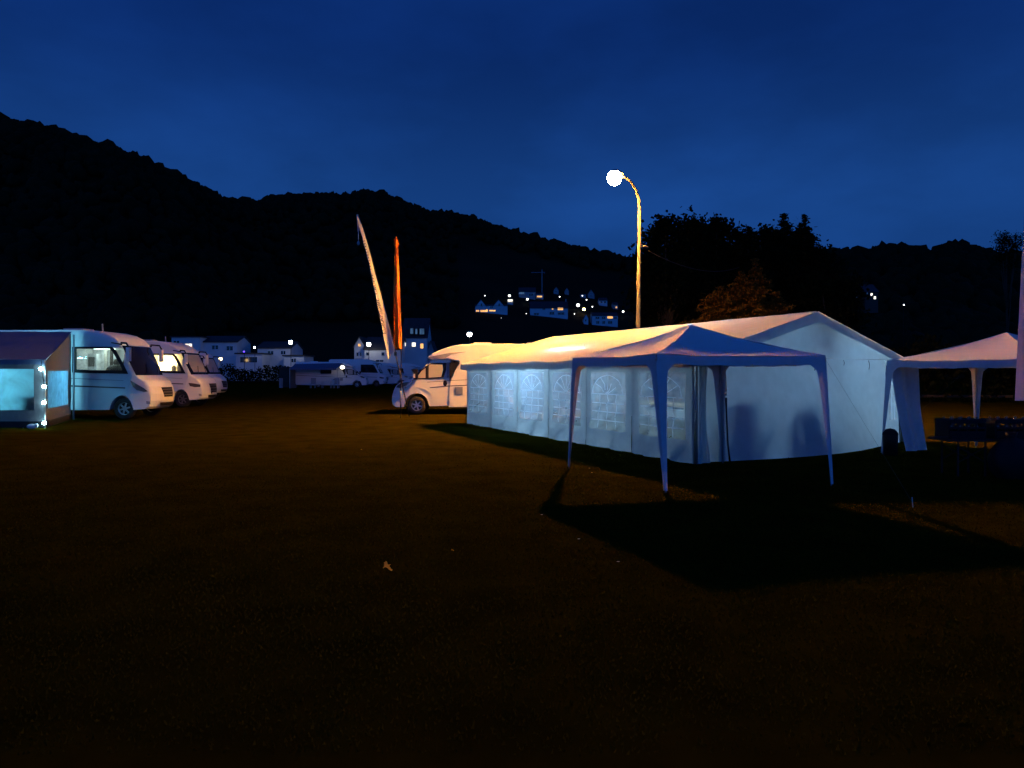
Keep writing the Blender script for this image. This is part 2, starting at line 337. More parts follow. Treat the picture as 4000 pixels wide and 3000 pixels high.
# ------------------------------------------------------------------ party tent
TN, TF, TR = Vector((3.18, 13.4, 0)), Vector((-1.41, 24.1, 0)), Vector((8.85, 17.5, 0))
DU, DV = TF-TN, TR-TN
EAVE, RIDGE = 1.88, 2.82
def TP(u, v, z): p = TN+DU*u+DV*v; return Vector((p.x, p.y, z))
NL = Vector((-DU.y, DU.x, 0)).normalized();  NL = NL if NL.dot(DV) < 0 else -NL       # outward of the left long wall
NG = Vector((DV.y, -DV.x, 0)).normalized();  NG = NG if NG.dot(DU) < 0 else -NG       # outward of the near gable
def build_tent():
    t = thing('party_tent', 'large white gabled party tent with arched windows, lit from inside', 'tent', (TN+DU*.5+DV*.5))
    inv = Matrix.Translation(-(TN+DU*.5+DV*.5))
    def B(mb, name, m, parent=t, smooth=False):
        mb.v = [tuple(inv @ Vector(p)) for p in mb.v]; return mb.build(name, m, parent, smooth)
    uu = [0, .1745, .335, .500, .662, .822, 1.0]         # bay seams, near to far
    def wrinkle(side, u, z, seed):
        w = .020*vnoise(u*40, z*3, seed)+.012*vnoise(u*23+z*6, z*2-u*30, seed+4)
        low = max(0, .75-z)
        w += low*.13*(.6+.7*vnoise(u*30+z*3, z*1.5, seed+2))+low*.07*vnoise(u*62+z*7, z*6, seed+7)
        return w*(.4 if z > 1.55 else 1)
    for side in (0, 1):                                  # the two long walls
        v = float(side); nrm = NL if side == 0 else -NL
        for b in range(6):
            u0, u1 = uu[b]+.0006, uu[b+1]-.0006; sd = b*1.7+side*9
            nu, nv = 24, 22
            wz0, wz1, wa, wb = .40, 1.60, 3, 21          # window: columns 3..21, heights
            zs = [0, .08, .16, .24, .32, .40]+[.40+1.2*k/12 for k in range(1, 13)]+[1.67, 1.74, 1.81, EAVE]
            def pt(s, z, off=0):
                u = u0+(u1-u0)*s; return TP(u, v, max(z, .012))+nrm*(wrinkle(side, u, z, sd)*min(1, .12+7*min(s, 1-s))+off)
            lean = [0]*(nu+1)
            w = MB().grid(lambda a, c: pt(a, zs[round(c*(len(zs)-1))]), nu, len(zs)-1, lambda i, j: wa <= i < wb and 5 <= j < 17)
            wo = B(w, 'wall_panel', M['tent'], t, True)
            s0, s1 = wa/nu, wb/nu
            def pane_pt(a, c, off=0):                     # a, c in 0..1 over the window
                s = s0+(s1-s0)*a; z = wz0+(wz1-wz0)*c; e = min(a, 1-a, c, 1-c)
                crease = .032*vnoise(a*9+c*4, c*11-a*5, sd+11)*min(1, e*6) if (b < 2 and side == 0) else .006*vnoise(a*6, c*6, sd)*min(1, e*6)
                return pt(s, z, crease+off)
            p = MB().grid(lambda a, c: pane_pt(a, c), 26, 26); B(p, 'window_pane', M['pvcclear'] if b < 2 else M['pvc'], wo, True)
            g = MB()
            def bar(pts, hw=.011):                        # a printed bar along a path on the pane
                L_ = []
                for k, (a, c) in enumerate(pts):
                    a2, c2 = pts[min(k+1, len(pts)-1)]; a1, c1 = pts[max(k-1, 0)]
                    d = Vector(((a2-a1)*1.3, (c2-c1)*1.2)); d.normalize(); nx, ny = -d.y, d.x
                    L_.append(((a+nx*hw/1.3, c+ny*hw/1.2), (a-nx*hw/1.3, c-ny*hw/1.2)))
                vs = [pane_pt(*q, off=.005) for pr in L_ for q in pr]
                g.add(vs, [(2*k, 2*k+1, 2*k+3, 2*k+2) for k in range(len(pts)-1)])
            cl = lambda x: min(1, max(0, x))
            for a in (.24, .5, .76): bar([(a, .02+.60*k/10) for k in range(11)])
            for c in (.16, .31, .46, .62): bar([(.02+.96*k/14, c) for k in range(15)])
            bar([(.5-.44*math.cos(math.pi*k/20), .62+.33*math.sin(math.pi*k/20)) for k in range(21)])
            for an in (35, 62, 90, 118, 145):
                bar([(.5-.44*math.cos(R(an))*q, .62+.33*math.sin(R(an))*q) for q in (.05, .3, .6, .97)])
            B(g, 'window_bars', M['muntin'], wo)
        for u in uu:                                      # poles at the seams
            B(MB().tube([TP(u, v, 0)-nrm*.05, TP(u, v, EAVE)-nrm*.05], .024, 8), 'pole', M['steel'], t, True)
    for u in uu:                                          # rafters
        B(MB().tube([TP(u, .02, EAVE-.02), TP(u, .5, RIDGE-.05), TP(u, .98, EAVE-.02)], .02, 8), 'rafter', M['steel'], t, True)
    B(MB().tube([TP(0, .5, RIDGE-.05), TP(1, .5, RIDGE-.05)], .02, 8), 'ridge_pole', M['steel'], t, True)
    for side in (0, 1):
        def rp(a, c):
            u = -.012+1.024*a; v = -.022+.522*c
            sag = -.05*math.sin(math.pi*c)*abs(math.sin(math.pi*6*a))*.6+.008*vnoise(a*26+c*7, c*9+a*11, 3+side)
            if c == 0: sag += .012*math.sin(a*38)
            z = EAVE-.02+(RIDGE-EAVE+.02)*c+sag
            return TP(u, v if side == 0 else 1-v, z)
        B(MB().grid(rp, 60, 16), 'roof_panel', M['roof'], t, True)
        def vp(a, c):
            u = -.012+1.024*a; dr = .19*(1-c)+.012*math.sin(a*75)*(1-c)
            v = -.024-.003*(1-c); nn = NL if side == 0 else -NL
            return TP(u, v if side == 0 else 1-v, EAVE-.015+.012*math.sin(a*38)-dr)+nn*(.012*vnoise(a*30, c, 5)*(1-c))
        B(MB().grid(vp, 60, 3), 'eave_flap', M['tent'], t, True)
    # gables
    for end in (0, 1):
        u = float(end); nn = NG if end == 0 else -NG
        def gp(v, z, bulge=.55):
            low = max(0, 1-z/1.75); side = math.sin(math.pi*min(1, max(0, (v-.05)/.9)))
            return TP(u, v, max(z, .012))+nn*(bulge*side*low**1.4+.012*vnoise(v*11, z*2.2, 21+end)+.006*vnoise(v*30+z*3, z, 8))
        secs = [(.004, .112), (.118, .905), (.912, .996)] if end == 0 else [(.004, .996)]
        for k, (v0, v1) in enumerate(secs):
            n = max(6, int(50*(v1-v0))); z0 = .012
            if k == 2:
                w = MB().grid(lambda a, c: gp(v0+(v1-v0)*a, EAVE*c, .25), 6, 14, lambda i, j: 1 <= i < 5 and 4 <= j < 12)
                wo = B(w, 'wall_panel', M['gable'], t, True)
                B(MB().grid(lambda a, c: gp(v0+(v1-v0)*(1+4*a)/6, EAVE*(4+8*c)/14, .25), 8, 10), 'window_pane', M['pvcclear'], wo, True)
                g = MB()
                for a in (.33, .66): g.add([gp(v0+(v1-v0)*(1+4*(a+e))/6, EAVE*(4+8*c)/14, .25)+nn*.005 for c in (0, .25, .5, .75, 1) for e in (-.03, .03)], [(2*q, 2*q+1, 2*q+3, 2*q+2) for q in range(4)])
                B(g, 'window_bars', M['muntin'], wo)
            else:
                def fg(a, c):
                    p = gp(v0+(v1-v0)*a, EAVE*c)
                    if end == 0 and k == 1 and a == 0 and c > .5: p += DV.normalized()*.035*math.sin(math.pi*(c-.5)*2)
                    return p
                B(MB().grid(fg, n, 20), 'wall_panel', M['gable'], t, True)
        def tri(a, c):
            hw = .5*(1-c); v = .5+(a-.5)*2*hw*.992
            return TP(u, v, EAVE+.006+(RIDGE-.03-EAVE)*c)+nn*(.010*vnoise(v*9, c*3, 31))
        B(MB().grid(tri, 24, 12), 'gable_panel', M['gable'], t, True)
        for s in (0, 1):                                  # rake flaps
            def rk(a, c):
                v = -.022+.522*a; z = EAVE-.02+(RIDGE-EAVE+.02)*a-.21*(1-c)*(.75+.25*a)
                return TP(u, v if s == 0 else 1-v, z)+nn*(.17+.015*(1-c)*math.sin(a*14))
            B(MB().grid(rk, 20, 3), 'rake_flap', M['gable'], t, True)
            B(MB().tube([TP(u, .004+.992*s, 0)-nn*.04, TP(u, .004+.992*s, EAVE)-nn*.04], .024, 8), 'pole', M['steel'], t, True)
    # corner flaps tied back by the near door, and tie strings under the gable seam
    for v0, wd in ((-.004, .045), (.075, .03)):
        def fl(a, c):
            return TP(-.006, v0+wd*a*(1-.3*math.sin(math.pi*c)), .02+1.80*c)+NG*(.05+.03*math.sin(a*9+c*2))
        B(MB().grid(fl, 8, 10), 'door_flap', M['tent'], t, True)
    for v in (.20, .37, .51, .66, .80):
        L_ = random.uniform(.10, .28)
        B(MB().tube([TP(0, v, 1.86)+NG*.03, TP(0, v+.002, 1.86-L_*.5)+NG*.045, TP(0, v-.003, 1.86-L_)+NG*.05], .006, 5), 'tie_string', M['rope'], t)
build_tent()

def tube_light(u, v, z, L_, label, along=DU, housing=True):
    d = along.normalized()*L_/2; c = TP(u, v, z)
    o = thing('tube_light', label, 'light', c, group='tube lights hung in the party tent')
    MB().tube([-d, d], .022, 8).build('tube', M['e_tube'], o, True)
    if housing: MB().box((0, 0, .045), (L_*.98, .05, .03), Matrix.Rotation(math.atan2(d.y, d.x), 3, 'Z')).build('housing', M['dark'], o)
    for s in (-.8, .8): MB().tube([d*s+Vector((0, 0, .06)), d*s+Vector((0, 0, .22))], .006, 5).build('hanger', M['steel'], o)
tube_light(.62, .20, 2.115, 2.6, 'long white tube light hung under the left tent roof, showing as a bright streak', DU, False)
tube_light(.24, .58, 2.25, 2.3, 'added white tube light by the nearest tent windows, brightening the gable')  # tube added to brighten the near gable and windows
tube_light(.45, .60, 2.25, 1.4, 'white tube light hung under the ridge in the middle of the tent')
tube_light(.86, .45, 2.2, 1.4, 'white tube light hung at the far end of the party tent')

# furniture seen through the tent's windows and as shadows on its gable
def folding_chair(loc, rz, label, top):
    o = thing('folding_chair', label, 'chair', loc, rz, 'chairs with coats behind the tent gable')
    MB().box((0, 0, .43), (.48, .44, .05)).build('seat', M['coat'], o)
    MB().prism([(-.25, .40), (.25, .40), (.23, .86), (-.23, .86)], lambda a, b, t: (a, t+(b-.4)*.12, b), -.24, -.20).build('backrest', M['coat'], o)
    for sx in (-1, 1):
        MB().tube([(sx*.22, -.22, 0), (sx*.22, .2, .43)], .013, 6).build('leg', M['steel'], o)
        MB().tube([(sx*.22, .22, 0), (sx*.22, -.2, .43), (sx*.22, -.26, .86)], .013, 6).build('leg', M['steel'], o)
    c = MB()
    def cf(a, q):
        z = .06+(top-.06)*q; w = .60-.30*q**1.5+.02*math.sin(q*9); an = 2*math.pi*a
        return (w*math.cos(an)*(1+.06*math.sin(5*an)), -.27+.15*math.sin(an)+.02*math.sin(3*an), z)
    c.grid(cf, 20, 10); c.add([cf(k/20, 1) for k in range(20)], [tuple(range(20))])
    co = c.build('coat', M['coat'], None, True); co.location = loc; co.rotation_euler = (0, 0, rz)
    return o, co
ga = math.atan2(DV.y, DV.x)
o, co = folding_chair(TP(.050, .205, 0), ga, 'folding chair hidden under a coat, the left shadow on the tent gable', 1.12); tag(co, 'dark coat over a chair, the taller shadow on the left of the tent gable', 'coat', 'coats on the chairs in the tent')
o, co = folding_chair(TP(.048, .445, 0), ga, 'folding chair hidden under a coat, the right shadow on the tent gable', 1.02); tag(co, 'dark coat over a chair, the lower flat-topped shadow in the middle of the gable', 'coat', 'coats on the chairs in the tent')
def beer_table(u, v, label):
    o = thing('beer_table', label, 'table', TP(u, v, 0), math.atan2(DU.y, DU.x), 'beer tables in the tent')
    MB().box((0, 0, .76), (2.0, .5, .03)).build('tabletop', M['wood'], o)
    for s in (-.75, .75):
        for y in (-.18, .18): MB().tube([(s, y, 0), (s, y, .745)], .014, 6).build('leg', M['dark'], o)
        MB().tube([(s, -.18, .2), (s, .18, .2)], .01, 6).build('crossbar', M['dark'], o)
beer_table(.13, .30, 'long wooden beer table just inside the two nearest tent windows')
beer_table(.48, .55, 'long wooden beer table in the middle of the tent')
def cool_box(p, rz):
    o = thing('cool_box', 'red cool box standing on the beer table behind the nearest tent window', 'cool box', p, rz)
    MB().box((0, 0, .15), (.46, .30, .30)).build('box', M['red'], o); MB().box((0, 0, .325), (.48, .32, .05)).build('lid', M['fair'], o)
    MB().tube([(-.24, 0, .25), (-.24, 0, .42), (.24, 0, .42), (.24, 0, .25)], .012, 6).build('handle', M['fair'], o)
cool_box(TP(.10, .28, .775), ga)
def rucksack(p, rz):
    o = thing('rucksack', 'blue rucksack leaning on the beer table beside the red cool box', 'rucksack', p, rz)
    MB().sphere((0, 0, .24), (.20, .14, .25), 14, 10).build('bag', M['blue'], o, True); MB().sphere((0, -.13, .16), (.14, .07, .12), 10, 8).build('pocket', M['blue'], o, True)
    MB().tube([(-.08, .1, .44), (0, .1, .52), (.08, .1, .44)], .012, 6).build('handle', M['dark'], o)
rucksack(TP(.165, .27, .775), ga)
tag(MB().add([TP(.90, .06, 1.62), TP(.90, .075, 1.62), TP(.735, .085, .42), TP(.735, .07, .42), TP(.901, .06, 1.62), TP(.901, .075, 1.62), TP(.736, .085, .42), TP(.736, .07, .42)],
    [(0, 1, 2, 3), (4, 7, 6, 5), (0, 4, 5, 1), (1, 5, 6, 2), (2, 6, 7, 3), (3, 7, 4, 0)]).build('slanting_band', M['orangeband']), 'orange band running slantwise behind the second-farthest tent window', 'band')  # slanting orange band just inside the window

# ------------------------------------------------------------------ pop-up gazebos
def gazebo(C, zt, apexz, label, feet, name='gazebo', skip_leg=()):
    """C = four roof corners going round, feet = the four feet"""
    ctr = Vector((sum(c[0] for c in C)/4, sum(c[1] for c in C)/4, 0))
    o = thing(name, label, 'gazebo', ctr, group='pop-up gazebos beside the party tent')
    C = [Vector((c[0], c[1], 0))-ctr for c in C]; feet = [Vector((f[0], f[1], 0))-ctr for f in feet]
    ap = Vector((0, 0, apexz))
    for k in range(4):
        a, b = C[k], C[(k+1) % 4]; out = ((a+b)/2).normalized()
        def rf(s, c):
            e = a+(b-a)*s; e = e+Vector((0, 0, zt)); p = e+(ap-e)*c
            p.z -= .10*math.sin(math.pi*c)*(1-.5*abs(2*s-1))+(.025*math.sin(math.pi*s)*(1-c)); p.z += .010*vnoise(s*7, c*5, k)*(1-c)
            return p
        MB().grid(rf, 14, 14).build('roof_panel', M['gaz'], o, True)
        def vf(s, c):
            e = a+(b-a)*s; z = zt-.025*math.sin(math.pi*s)-.004-.13*(1-c)-.006*math.sin(s*31)*(1-c)
            return Vector((e.x, e.y, z))+out*(.012+.010*math.sin(s*23+k)*(1-c))
        MB().grid(vf, 20, 3).build('valance', M['gaz2'], o, True)
        MB().tube([a*.985+Vector((0, 0, zt-.03)), b*.985+Vector((0, 0, zt-.03))], .013, 6).build('roof_bar', M['steel'], o, True)
        MB().tube([a*.985+Vector((0, 0, zt-.03)), ap-Vector((0, 0, .06))], .013, 6).build('roof_bar', M['steel'], o, True)
    for k in range(4):
        a, f = C[k], feet[k]
        lg = MB().tube([a*.985+Vector((0, 0, zt-.02)), f*.995], .013, 8).build('leg', M['steel'], o, True)
        for nb in ((k+1) % 4, (k-1) % 4):                # the tapering cloth round the leg, one strip per side
            d = (C[nb]-a).normalized()
            def lc(s, c):
                q = 1-c; ax = a+Vector((0, 0, zt-.10)); p = ax+(f-ax)*(q*.985)
                w = .038+.125*c**1.25+.16*max(0, (c-.90)/.10)**2
                return p+a.normalized()*.02+d*w*s+Vector((0, 0, .004))
            MB().grid(lc, 3, 14).build('leg_cover', M['gaz2'], lg, True)
    return o, C, ctr
gN, gL, gR_, gB = (2.04, 10.2), (.95, 12.85), (4.5, 10.8), (3.72, 13.55)
front, _, _ = gazebo([(1.93, 10.25), (4.42, 10.85), (3.62, 13.35), (1.01, 12.7)], 1.85, 2.34, 'white pop-up gazebo on thin tapering legs in front of the large tent', [gN, gR_, gB, gL])
A_ = Vector((7.38, 15.1)); t_ = R(28); dAB = Vector((math.cos(t_), math.sin(t_)))*2.9; dAN = Vector((math.sin(t_), -math.cos(t_)))*2.9
cor = [A_, A_+dAN, A_+dAN+dAB, A_+dAB]
fe = []
for c in cor: cc = (cor[0]+cor[2])/2; fe.append(c+(c-cc).normalized()*-.02)
fe[0] = Vector((7.25, 15.05))
right, RC, rctr = gazebo(cor, 1.84, 2.36, 'white pop-up gazebo right of the large tent with one side curtain drawn', fe)
def curtain():
    a = Vector((A_.x, A_.y, 0))-rctr; d = Vector((dAB.x, dAB.y, 0)).normalized(); out = Vector((-d.y, d.x, 0))
    def cf(s, c):
        x0 = .08+.42*(1-c)**1.2+.0*s; x1 = .92+.30*max(0, .55-c)**1.2*1.3
        p = a+d*(x0+(x1-x0)*s)+out*(-.05+.035*math.sin(s*11+c*2)); p.z = .03+1.70*c; return p
    MB().grid(cf, 30, 20).build('side_curtain', M['gaz2'], right, True)
curtain()
# ------------------------------------------------------------------ street lamp and its cable
def street_lamp():
    b = Vector((4.66, 28.4, 0))
    o = thing('street_lamp', 'tall street lamp with curved arm glowing orange behind the tent', 'street lamp', b)
    zt = CH+(HY-690)*27.0/F
    path = [Vector((0, 0, 0)), Vector((0, 0, 3)), Vector((.03, 0, 5.6)), Vector((.05, -.05, 7.55)), Vector((.0, -.18, 7.95)), Vector((-.14, -.38, 8.26)), Vector((-.36, -.68, 8.47)), Vector((-.60, -.98, 8.56))]
    MB().tube(path, [.095, .085, .07, .062, .055, .048, .042, .038], 12).build('pole', M['concrete'], o, True)
    hd = Vector((3.60, 27.0, zt))-b; ax = Vector((-.62, -.78, 0)).normalized(); sd = Vector((-ax.y, ax.x, 0))
    def hp(r, h): return None
    h = MB()
    def hf(a, c):
        an = math.pi*a; l = -.42+.66*c; w = .20*math.sin(math.pi*min(1, .12+.88*c))**.6
        return hd+ax*l+sd*math.cos(an)*w+Vector((0, 0, .14+.14*math.sin(an)*math.sin(math.pi*(.1+.85*c))))
    h.grid(hf, 10, 12).build('lamp_hood', M['hood'], o, True)
    MB().sphere(hd+Vector((0, 0, -.04)), (.25, .25, .27), 14, 10).build('lamp_bowl', M['e_lamp'], o, True)
    MB().tube([Vector((-.60, -.98, 8.56)), hd-ax*.42+Vector((0, 0, .10))], .045, 8).build('spigot', M['hood'], o, True)
    # span wire with its clamp
    k = b+Vector((.0, 0, 1.6+(HY-958)*28.4/F))
    c = thing('span_wire', 'sagging span wire with pale clamp running from the street lamp to the trees', 'cable', k)
    e = Vector((13.6, 46, 7.9))-k; d = e.normalized(); u = Vector((0, 0, 1))
    MB().tube([d*.10, d*.18+u*.055, d*.32+u*.07, d*.52+u*.04, d*.62], .020, 8).add([], []).build('clamp_strand', M['concrete'], c, True)
    MB().tube([d*.10, d*.18-u*.055, d*.32-u*.06, d*.52-u*.035, d*.62], .020, 8).build('clamp_strand', M['concrete'], c, True)
    MB().tube([d*.58, d*.72, d*1.15, d*1.22], [.045, .055, .05, .025], 10).build('insulator', M['concrete'], c, True)
    MB().tube([e*s-u*1.1*4*s*(1-s)*.5 for s in [.04+.96*i/14 for i in range(15)]], .016, 6).build('wire', M['dark'], c, True)
street_lamp()

# ------------------------------------------------------------------ beach flags
def flags():
    Y = 25.8
    o = thing('beach_flag', 'leaning white beach flag with dark vertical lettering', 'flag', at(1599, Y, z=0))
    o0 = Vector(o.location); Pp = lambda px, py, dy=0: at(px, Y+dy, py=py)-o0
    MB().tube([Pp(1599, 1627), Pp(1571, 1500), Pp(1546, 1386)], [.022, .02, .02], 8).build('pole', M['dark'], o, True)
    MB().tube([Pp(1546, 1386), Pp(1543, 1367, .05), Pp(1479, 1112, .06), Pp(1432, 930, .06), Pp(1400, 838, .05), Pp(1394, 845, .05), Pp(1396, 868, .05)], [.02, .014, .012, .008, .007, .006, .005], 6).build('pole', M['dark'], o, True)
    rgt = [(1397, 836), (1419, 894), (1431, 936), (1449, 1001), (1461, 1053), (1479, 1117), (1499, 1187), (1512, 1238), (1527, 1305), (1542, 1365)]
    lft = [(1394, 838), (1400, 880), (1412, 918), (1429, 983), (1441, 1028), (1454, 1091), (1470, 1170), (1486, 1244), (1497, 1315), (1517, 1402)]
    def ip(T, c): x = c*(len(T)-1); i = min(int(x), len(T)-2); f = x-i; return T[i][0]+(T[i+1][0]-T[i][0])*f, T[i][1]+(T[i+1][1]-T[i][1])*f
    def cf(s, c):
        a, b = ip(lft, c), ip(rgt, c); w = .008*math.sin(c*60)*(1-s)*(c < .75)
        return Pp(a[0]+(b[0]-a[0])*s, a[1]+(b[1]-a[1])*s, .03-.55*(b[0]-a[0])*(1-s)*Y/F+.03*math.sin(s*4+c*7)*c)+Vector((w, 0, 0))
    MB().grid(cf, 10, 60).build('cloth', M['whitecloth'], o, True)
    MB().add([Pp(1392, 838, .02), Pp(1400, 838, .02), Pp(1404, 900, .02), Pp(1397, 905, .02)], [(0, 1, 2, 3)]).build('tip_sleeve', M['whitecloth'], o)
    MB().tube([Pp(1400, 903), Pp(1400, 940)], .012, 6).build('cord', M['steel'], o); MB().sphere(Pp(1400, 950), (.05, .05, .075), 8, 6).build('toggle', M['whitecloth'], o, True)
    # the lettering, reading upwards
    def text(body, p0, p1, size):
        cu = bpy.data.curves.new('lettering', 'FONT'); cu.body = body; cu.size = 1; cu.extrude = .004; cu.resolution_u = 3
        t = bpy.data.objects.new('lettering', cu); COL.objects.link(t); cu.materials.append(M['ink']); bpy.context.view_layer.update()
        L_ = t.dimensions.x; d = p1-p0; sx = d.length/L_
        t.scale = (sx, size/.7, 1); xd = d.normalized(); nrm = Vector((0, -1, 0)); yd = nrm.cross(xd)
        m = Matrix((xd, yd, nrm)).transposed(); dg = bpy.context.evaluated_depsgraph_get(); me = bpy.data.meshes.new_from_object(t.evaluated_get(dg)); sc_ = tuple(t.scale); bpy.data.objects.remove(t, do_unlink=True)
        t = bpy.data.objects.new('lettering', me); COL.objects.link(t); t.scale = sc_
        t.rotation_euler = m.to_euler(); t.location = p0; t.parent = o
        return t
    text('EURAMOBIL', Pp(1510, 1304, -.24), Pp(1480, 1166, -.24), .125)
    text('GRUPPE', Pp(1476, 1150, -.20), Pp(1457, 1068, -.20), .095)
    tk = MB()
    for k in range(11):                                   # tails of letters where the cloth folds away
        y = 1054-11*k; x = 1449-2.75*k
        tk.add([Pp(x-3, y, -.17), Pp(x+3, y-2, -.17), Pp(x+3.5, y-5, -.17), Pp(x-2.5, y-3.5, -.17)], [(0, 1, 2, 3)])
    tk.build('lettering', M['ink'], o)
    # orange one, furled
    Y2 = 26.5
    q = thing('beach_flag', 'upright narrow orange beach flag hanging in folds', 'flag', at(1565, Y2, z=0)); q0 = Vector(q.location); Q = lambda px, py, dy=0: at(px, Y2+dy, py=py)-q0
    MB().tube([Q(1565, 1634), Q(1566, 1500), Q(1567, 1380), Q(1556, 1100), Q(1550, 930)], [.02, .02, .018, .014, .010], 8).build('pole', M['dark'], q, True)
    MB().tube([Q(1565, 1580), Q(1565, 1525)], .026, 8).build('ground_sleeve', M['steel'], q, True)
    W = [(925, 1546, 1549), (935, 1540, 1553), (952, 1537, 1559), (966, 1541, 1555), (1000, 1540, 1557), (1060, 1539, 1561), (1150, 1536, 1564), (1260, 1536, 1568), (1330, 1536, 1571), (1360, 1536, 1573), (1364, 1540, 1573)]
    def of(s, c):
        x = c*(len(W)-1); i = min(int(x), len(W)-2); f = x-i; y, a, b = [W[i][k]+(W[i+1][k]-W[i][k])*f for k in range(3)]
        d = .16*math.sin(s*math.pi*2.2+.9+.5*math.sin(c*5))+.03*math.sin(s*19+c*16)
        return Q(a+(b-a)*s, y, d*min(1, c*8+.1))
    MB().grid(of, 26, 50).build('cloth', M['orangecloth'], q, True)
    # the big one at the right edge
    Y3 = 8.0
    p = thing('beach_flag', 'tall pale beach flag, purple-pink light put in its colour, cut off at the right edge of the picture', 'flag', at(4060, Y3, z=0)); p0 = Vector(p.location); T = lambda px, py, dy=0: at(px, Y3+dy, py=py)-p0
    MB().tube([at(4060, Y3, z=0)-p0, T(4062, 1500), T(4070, 600), T(4060, 150)], [.022, .02, .016, .01], 8).build('pole', M['steel'], p, True)
    def mf(s, c):
        y = 160+1405*c; l = np.interp(c, [0, .3, .52, .62, 1], [4030, 4008, 3999, 3990, 3964]); r = np.interp(c, [0, .2, 1], [4062, 4120, 4170])
        return T(l+(r-l)*s, y, .05*math.sin(s*5+c*4)+.02*math.sin(s*14))
    MB().grid(mf, 16, 40).build('cloth', M['tintcloth'], p, True)
    MB().sphere(at(4001, 7.95, py=939)-p0, (.012, .012, .02), 8, 6).build('clip', M['steel'], p, True)
flags()

# ------------------------------------------------------------------ motorhomes (x forward, y across, front axle at x = 0)
def arc(cx, cz, r, n=12, down=True):
    return [(cx+r*math.cos(a), cz+r*math.sin(a)) for a in np.linspace(0, math.pi, n)]
def bow(x, y, w=1.13): return .30*min(1, max(0, (x+.25)/1.25))*(abs(y)/w)**2.2
def hull(prof, w, m, parent, bev=.10, taper=None, cuts=(), name='body', bowed=False):
    n = len(prof)
    bm = bmesh.new()
    A = [bm.verts.new((x, -w, z)) for x, z in prof]; B_ = [bm.verts.new((x, w, z)) for x, z in prof]
    fa = bm.faces.new(A[::-1]); fb = bm.faces.new(B_)
    for k in range(n): bm.faces.new((A[k], A[(k+1) % n], B_[(k+1) % n], B_[k]))
    bmesh.ops.recalc_face_normals(bm, faces=bm.faces)
    cap = [e for f in (fa, fb) for e in f.edges if max(v.co.z for v in e.verts) > .45 and not e.tag]
    if taper:
        for v in bm.verts: v.co.y *= taper(v.co.x, v.co.z)
    bmesh.ops.bevel(bm, geom=list(set(e for e in cap if (e.verts[0].co.z+e.verts[1].co.z)/2 > .92)), offset=bev, offset_type='OFFSET', segments=3, profile=.5, affect='EDGES', clamp_overlap=True)
    bmesh.ops.triangulate(bm, faces=[f for f in bm.faces if len(f.verts) > 4])
    if bowed:
        for q in (-.92, -.8, -.6, -.35, 0, .35, .6, .8, .92):
            bmesh.ops.bisect_plane(bm, geom=bm.verts[:]+bm.edges[:]+bm.faces[:], plane_co=(0, q*w, 0), plane_no=(0, 1, 0))
        for v in bm.verts: v.co.x -= bow(v.co.x, v.co.y, w)
    me = bpy.data.meshes.new(name); bm.to_mesh(me); bm.free(); me.materials.append(m)
    o = bpy.data.objects.new(name, me); COL.objects.link(o); o.parent = parent
    if cuts:
        cs = []
        for c, d in cuts:
            cu = MB().box(c, d).build('cutter', None); cu.matrix_world = Matrix.Identity(4); cu.parent = parent; cs.append(cu)
            md = o.modifiers.new('cut', 'BOOLEAN'); md.operation = 'DIFFERENCE'; md.object = cu; md.solver = 'EXACT'
        bake(o)
        for cu in cs: bpy.data.objects.remove(cu, do_unlink=True)
    return o
def wheel(parent, x, y, r, rimmat, side):
    wd = .11
    prof = [(r*.60, -wd), (r*.92, -wd), (r, -wd*.7), (r, wd*.7), (r*.92, wd), (r*.60, wd)]
    tyre = MB().lathe(prof, 28, lambda a, b, h: (a, h, b)).build('wheel', M['tyre'], parent, True, (x, y, r))
    g = MB(); f = side*wd*.55
    g.lathe([(r*.62, -f*.2), (r*.62, f*1.35), (r*.56, f*1.2), (r*.55, f*.2)], 24, lambda a, b, h: (a, h, b))
    for k in range(6):
        a = 2*math.pi*k/6+.26; ca, sa = math.cos(a), math.sin(a)
        q = [(.10, -.085), (.56, -.055), (.56, .055), (.10, .085)]
        g.prism(q, lambda u, v, t: ((u*ca-v*sa)*r, t, (u*sa+v*ca)*r), f*.75, f*1.35)
    g.lathe([(.001, f*1.5), (r*.16, f*1.45), (r*.17, f*.6)], 16, lambda a, b, h: (a, h, b))
    g.build('rim', rimmat, tyre)
    MB().lathe([(.001, f*.3), (r*.55, f*.3)], 20, lambda a, b, h: (a, h, b)).build('brake_disc', M['dark'], tyre)
def side_fn(side, w): return lambda a, b, t: (a, side*(w+t), b)

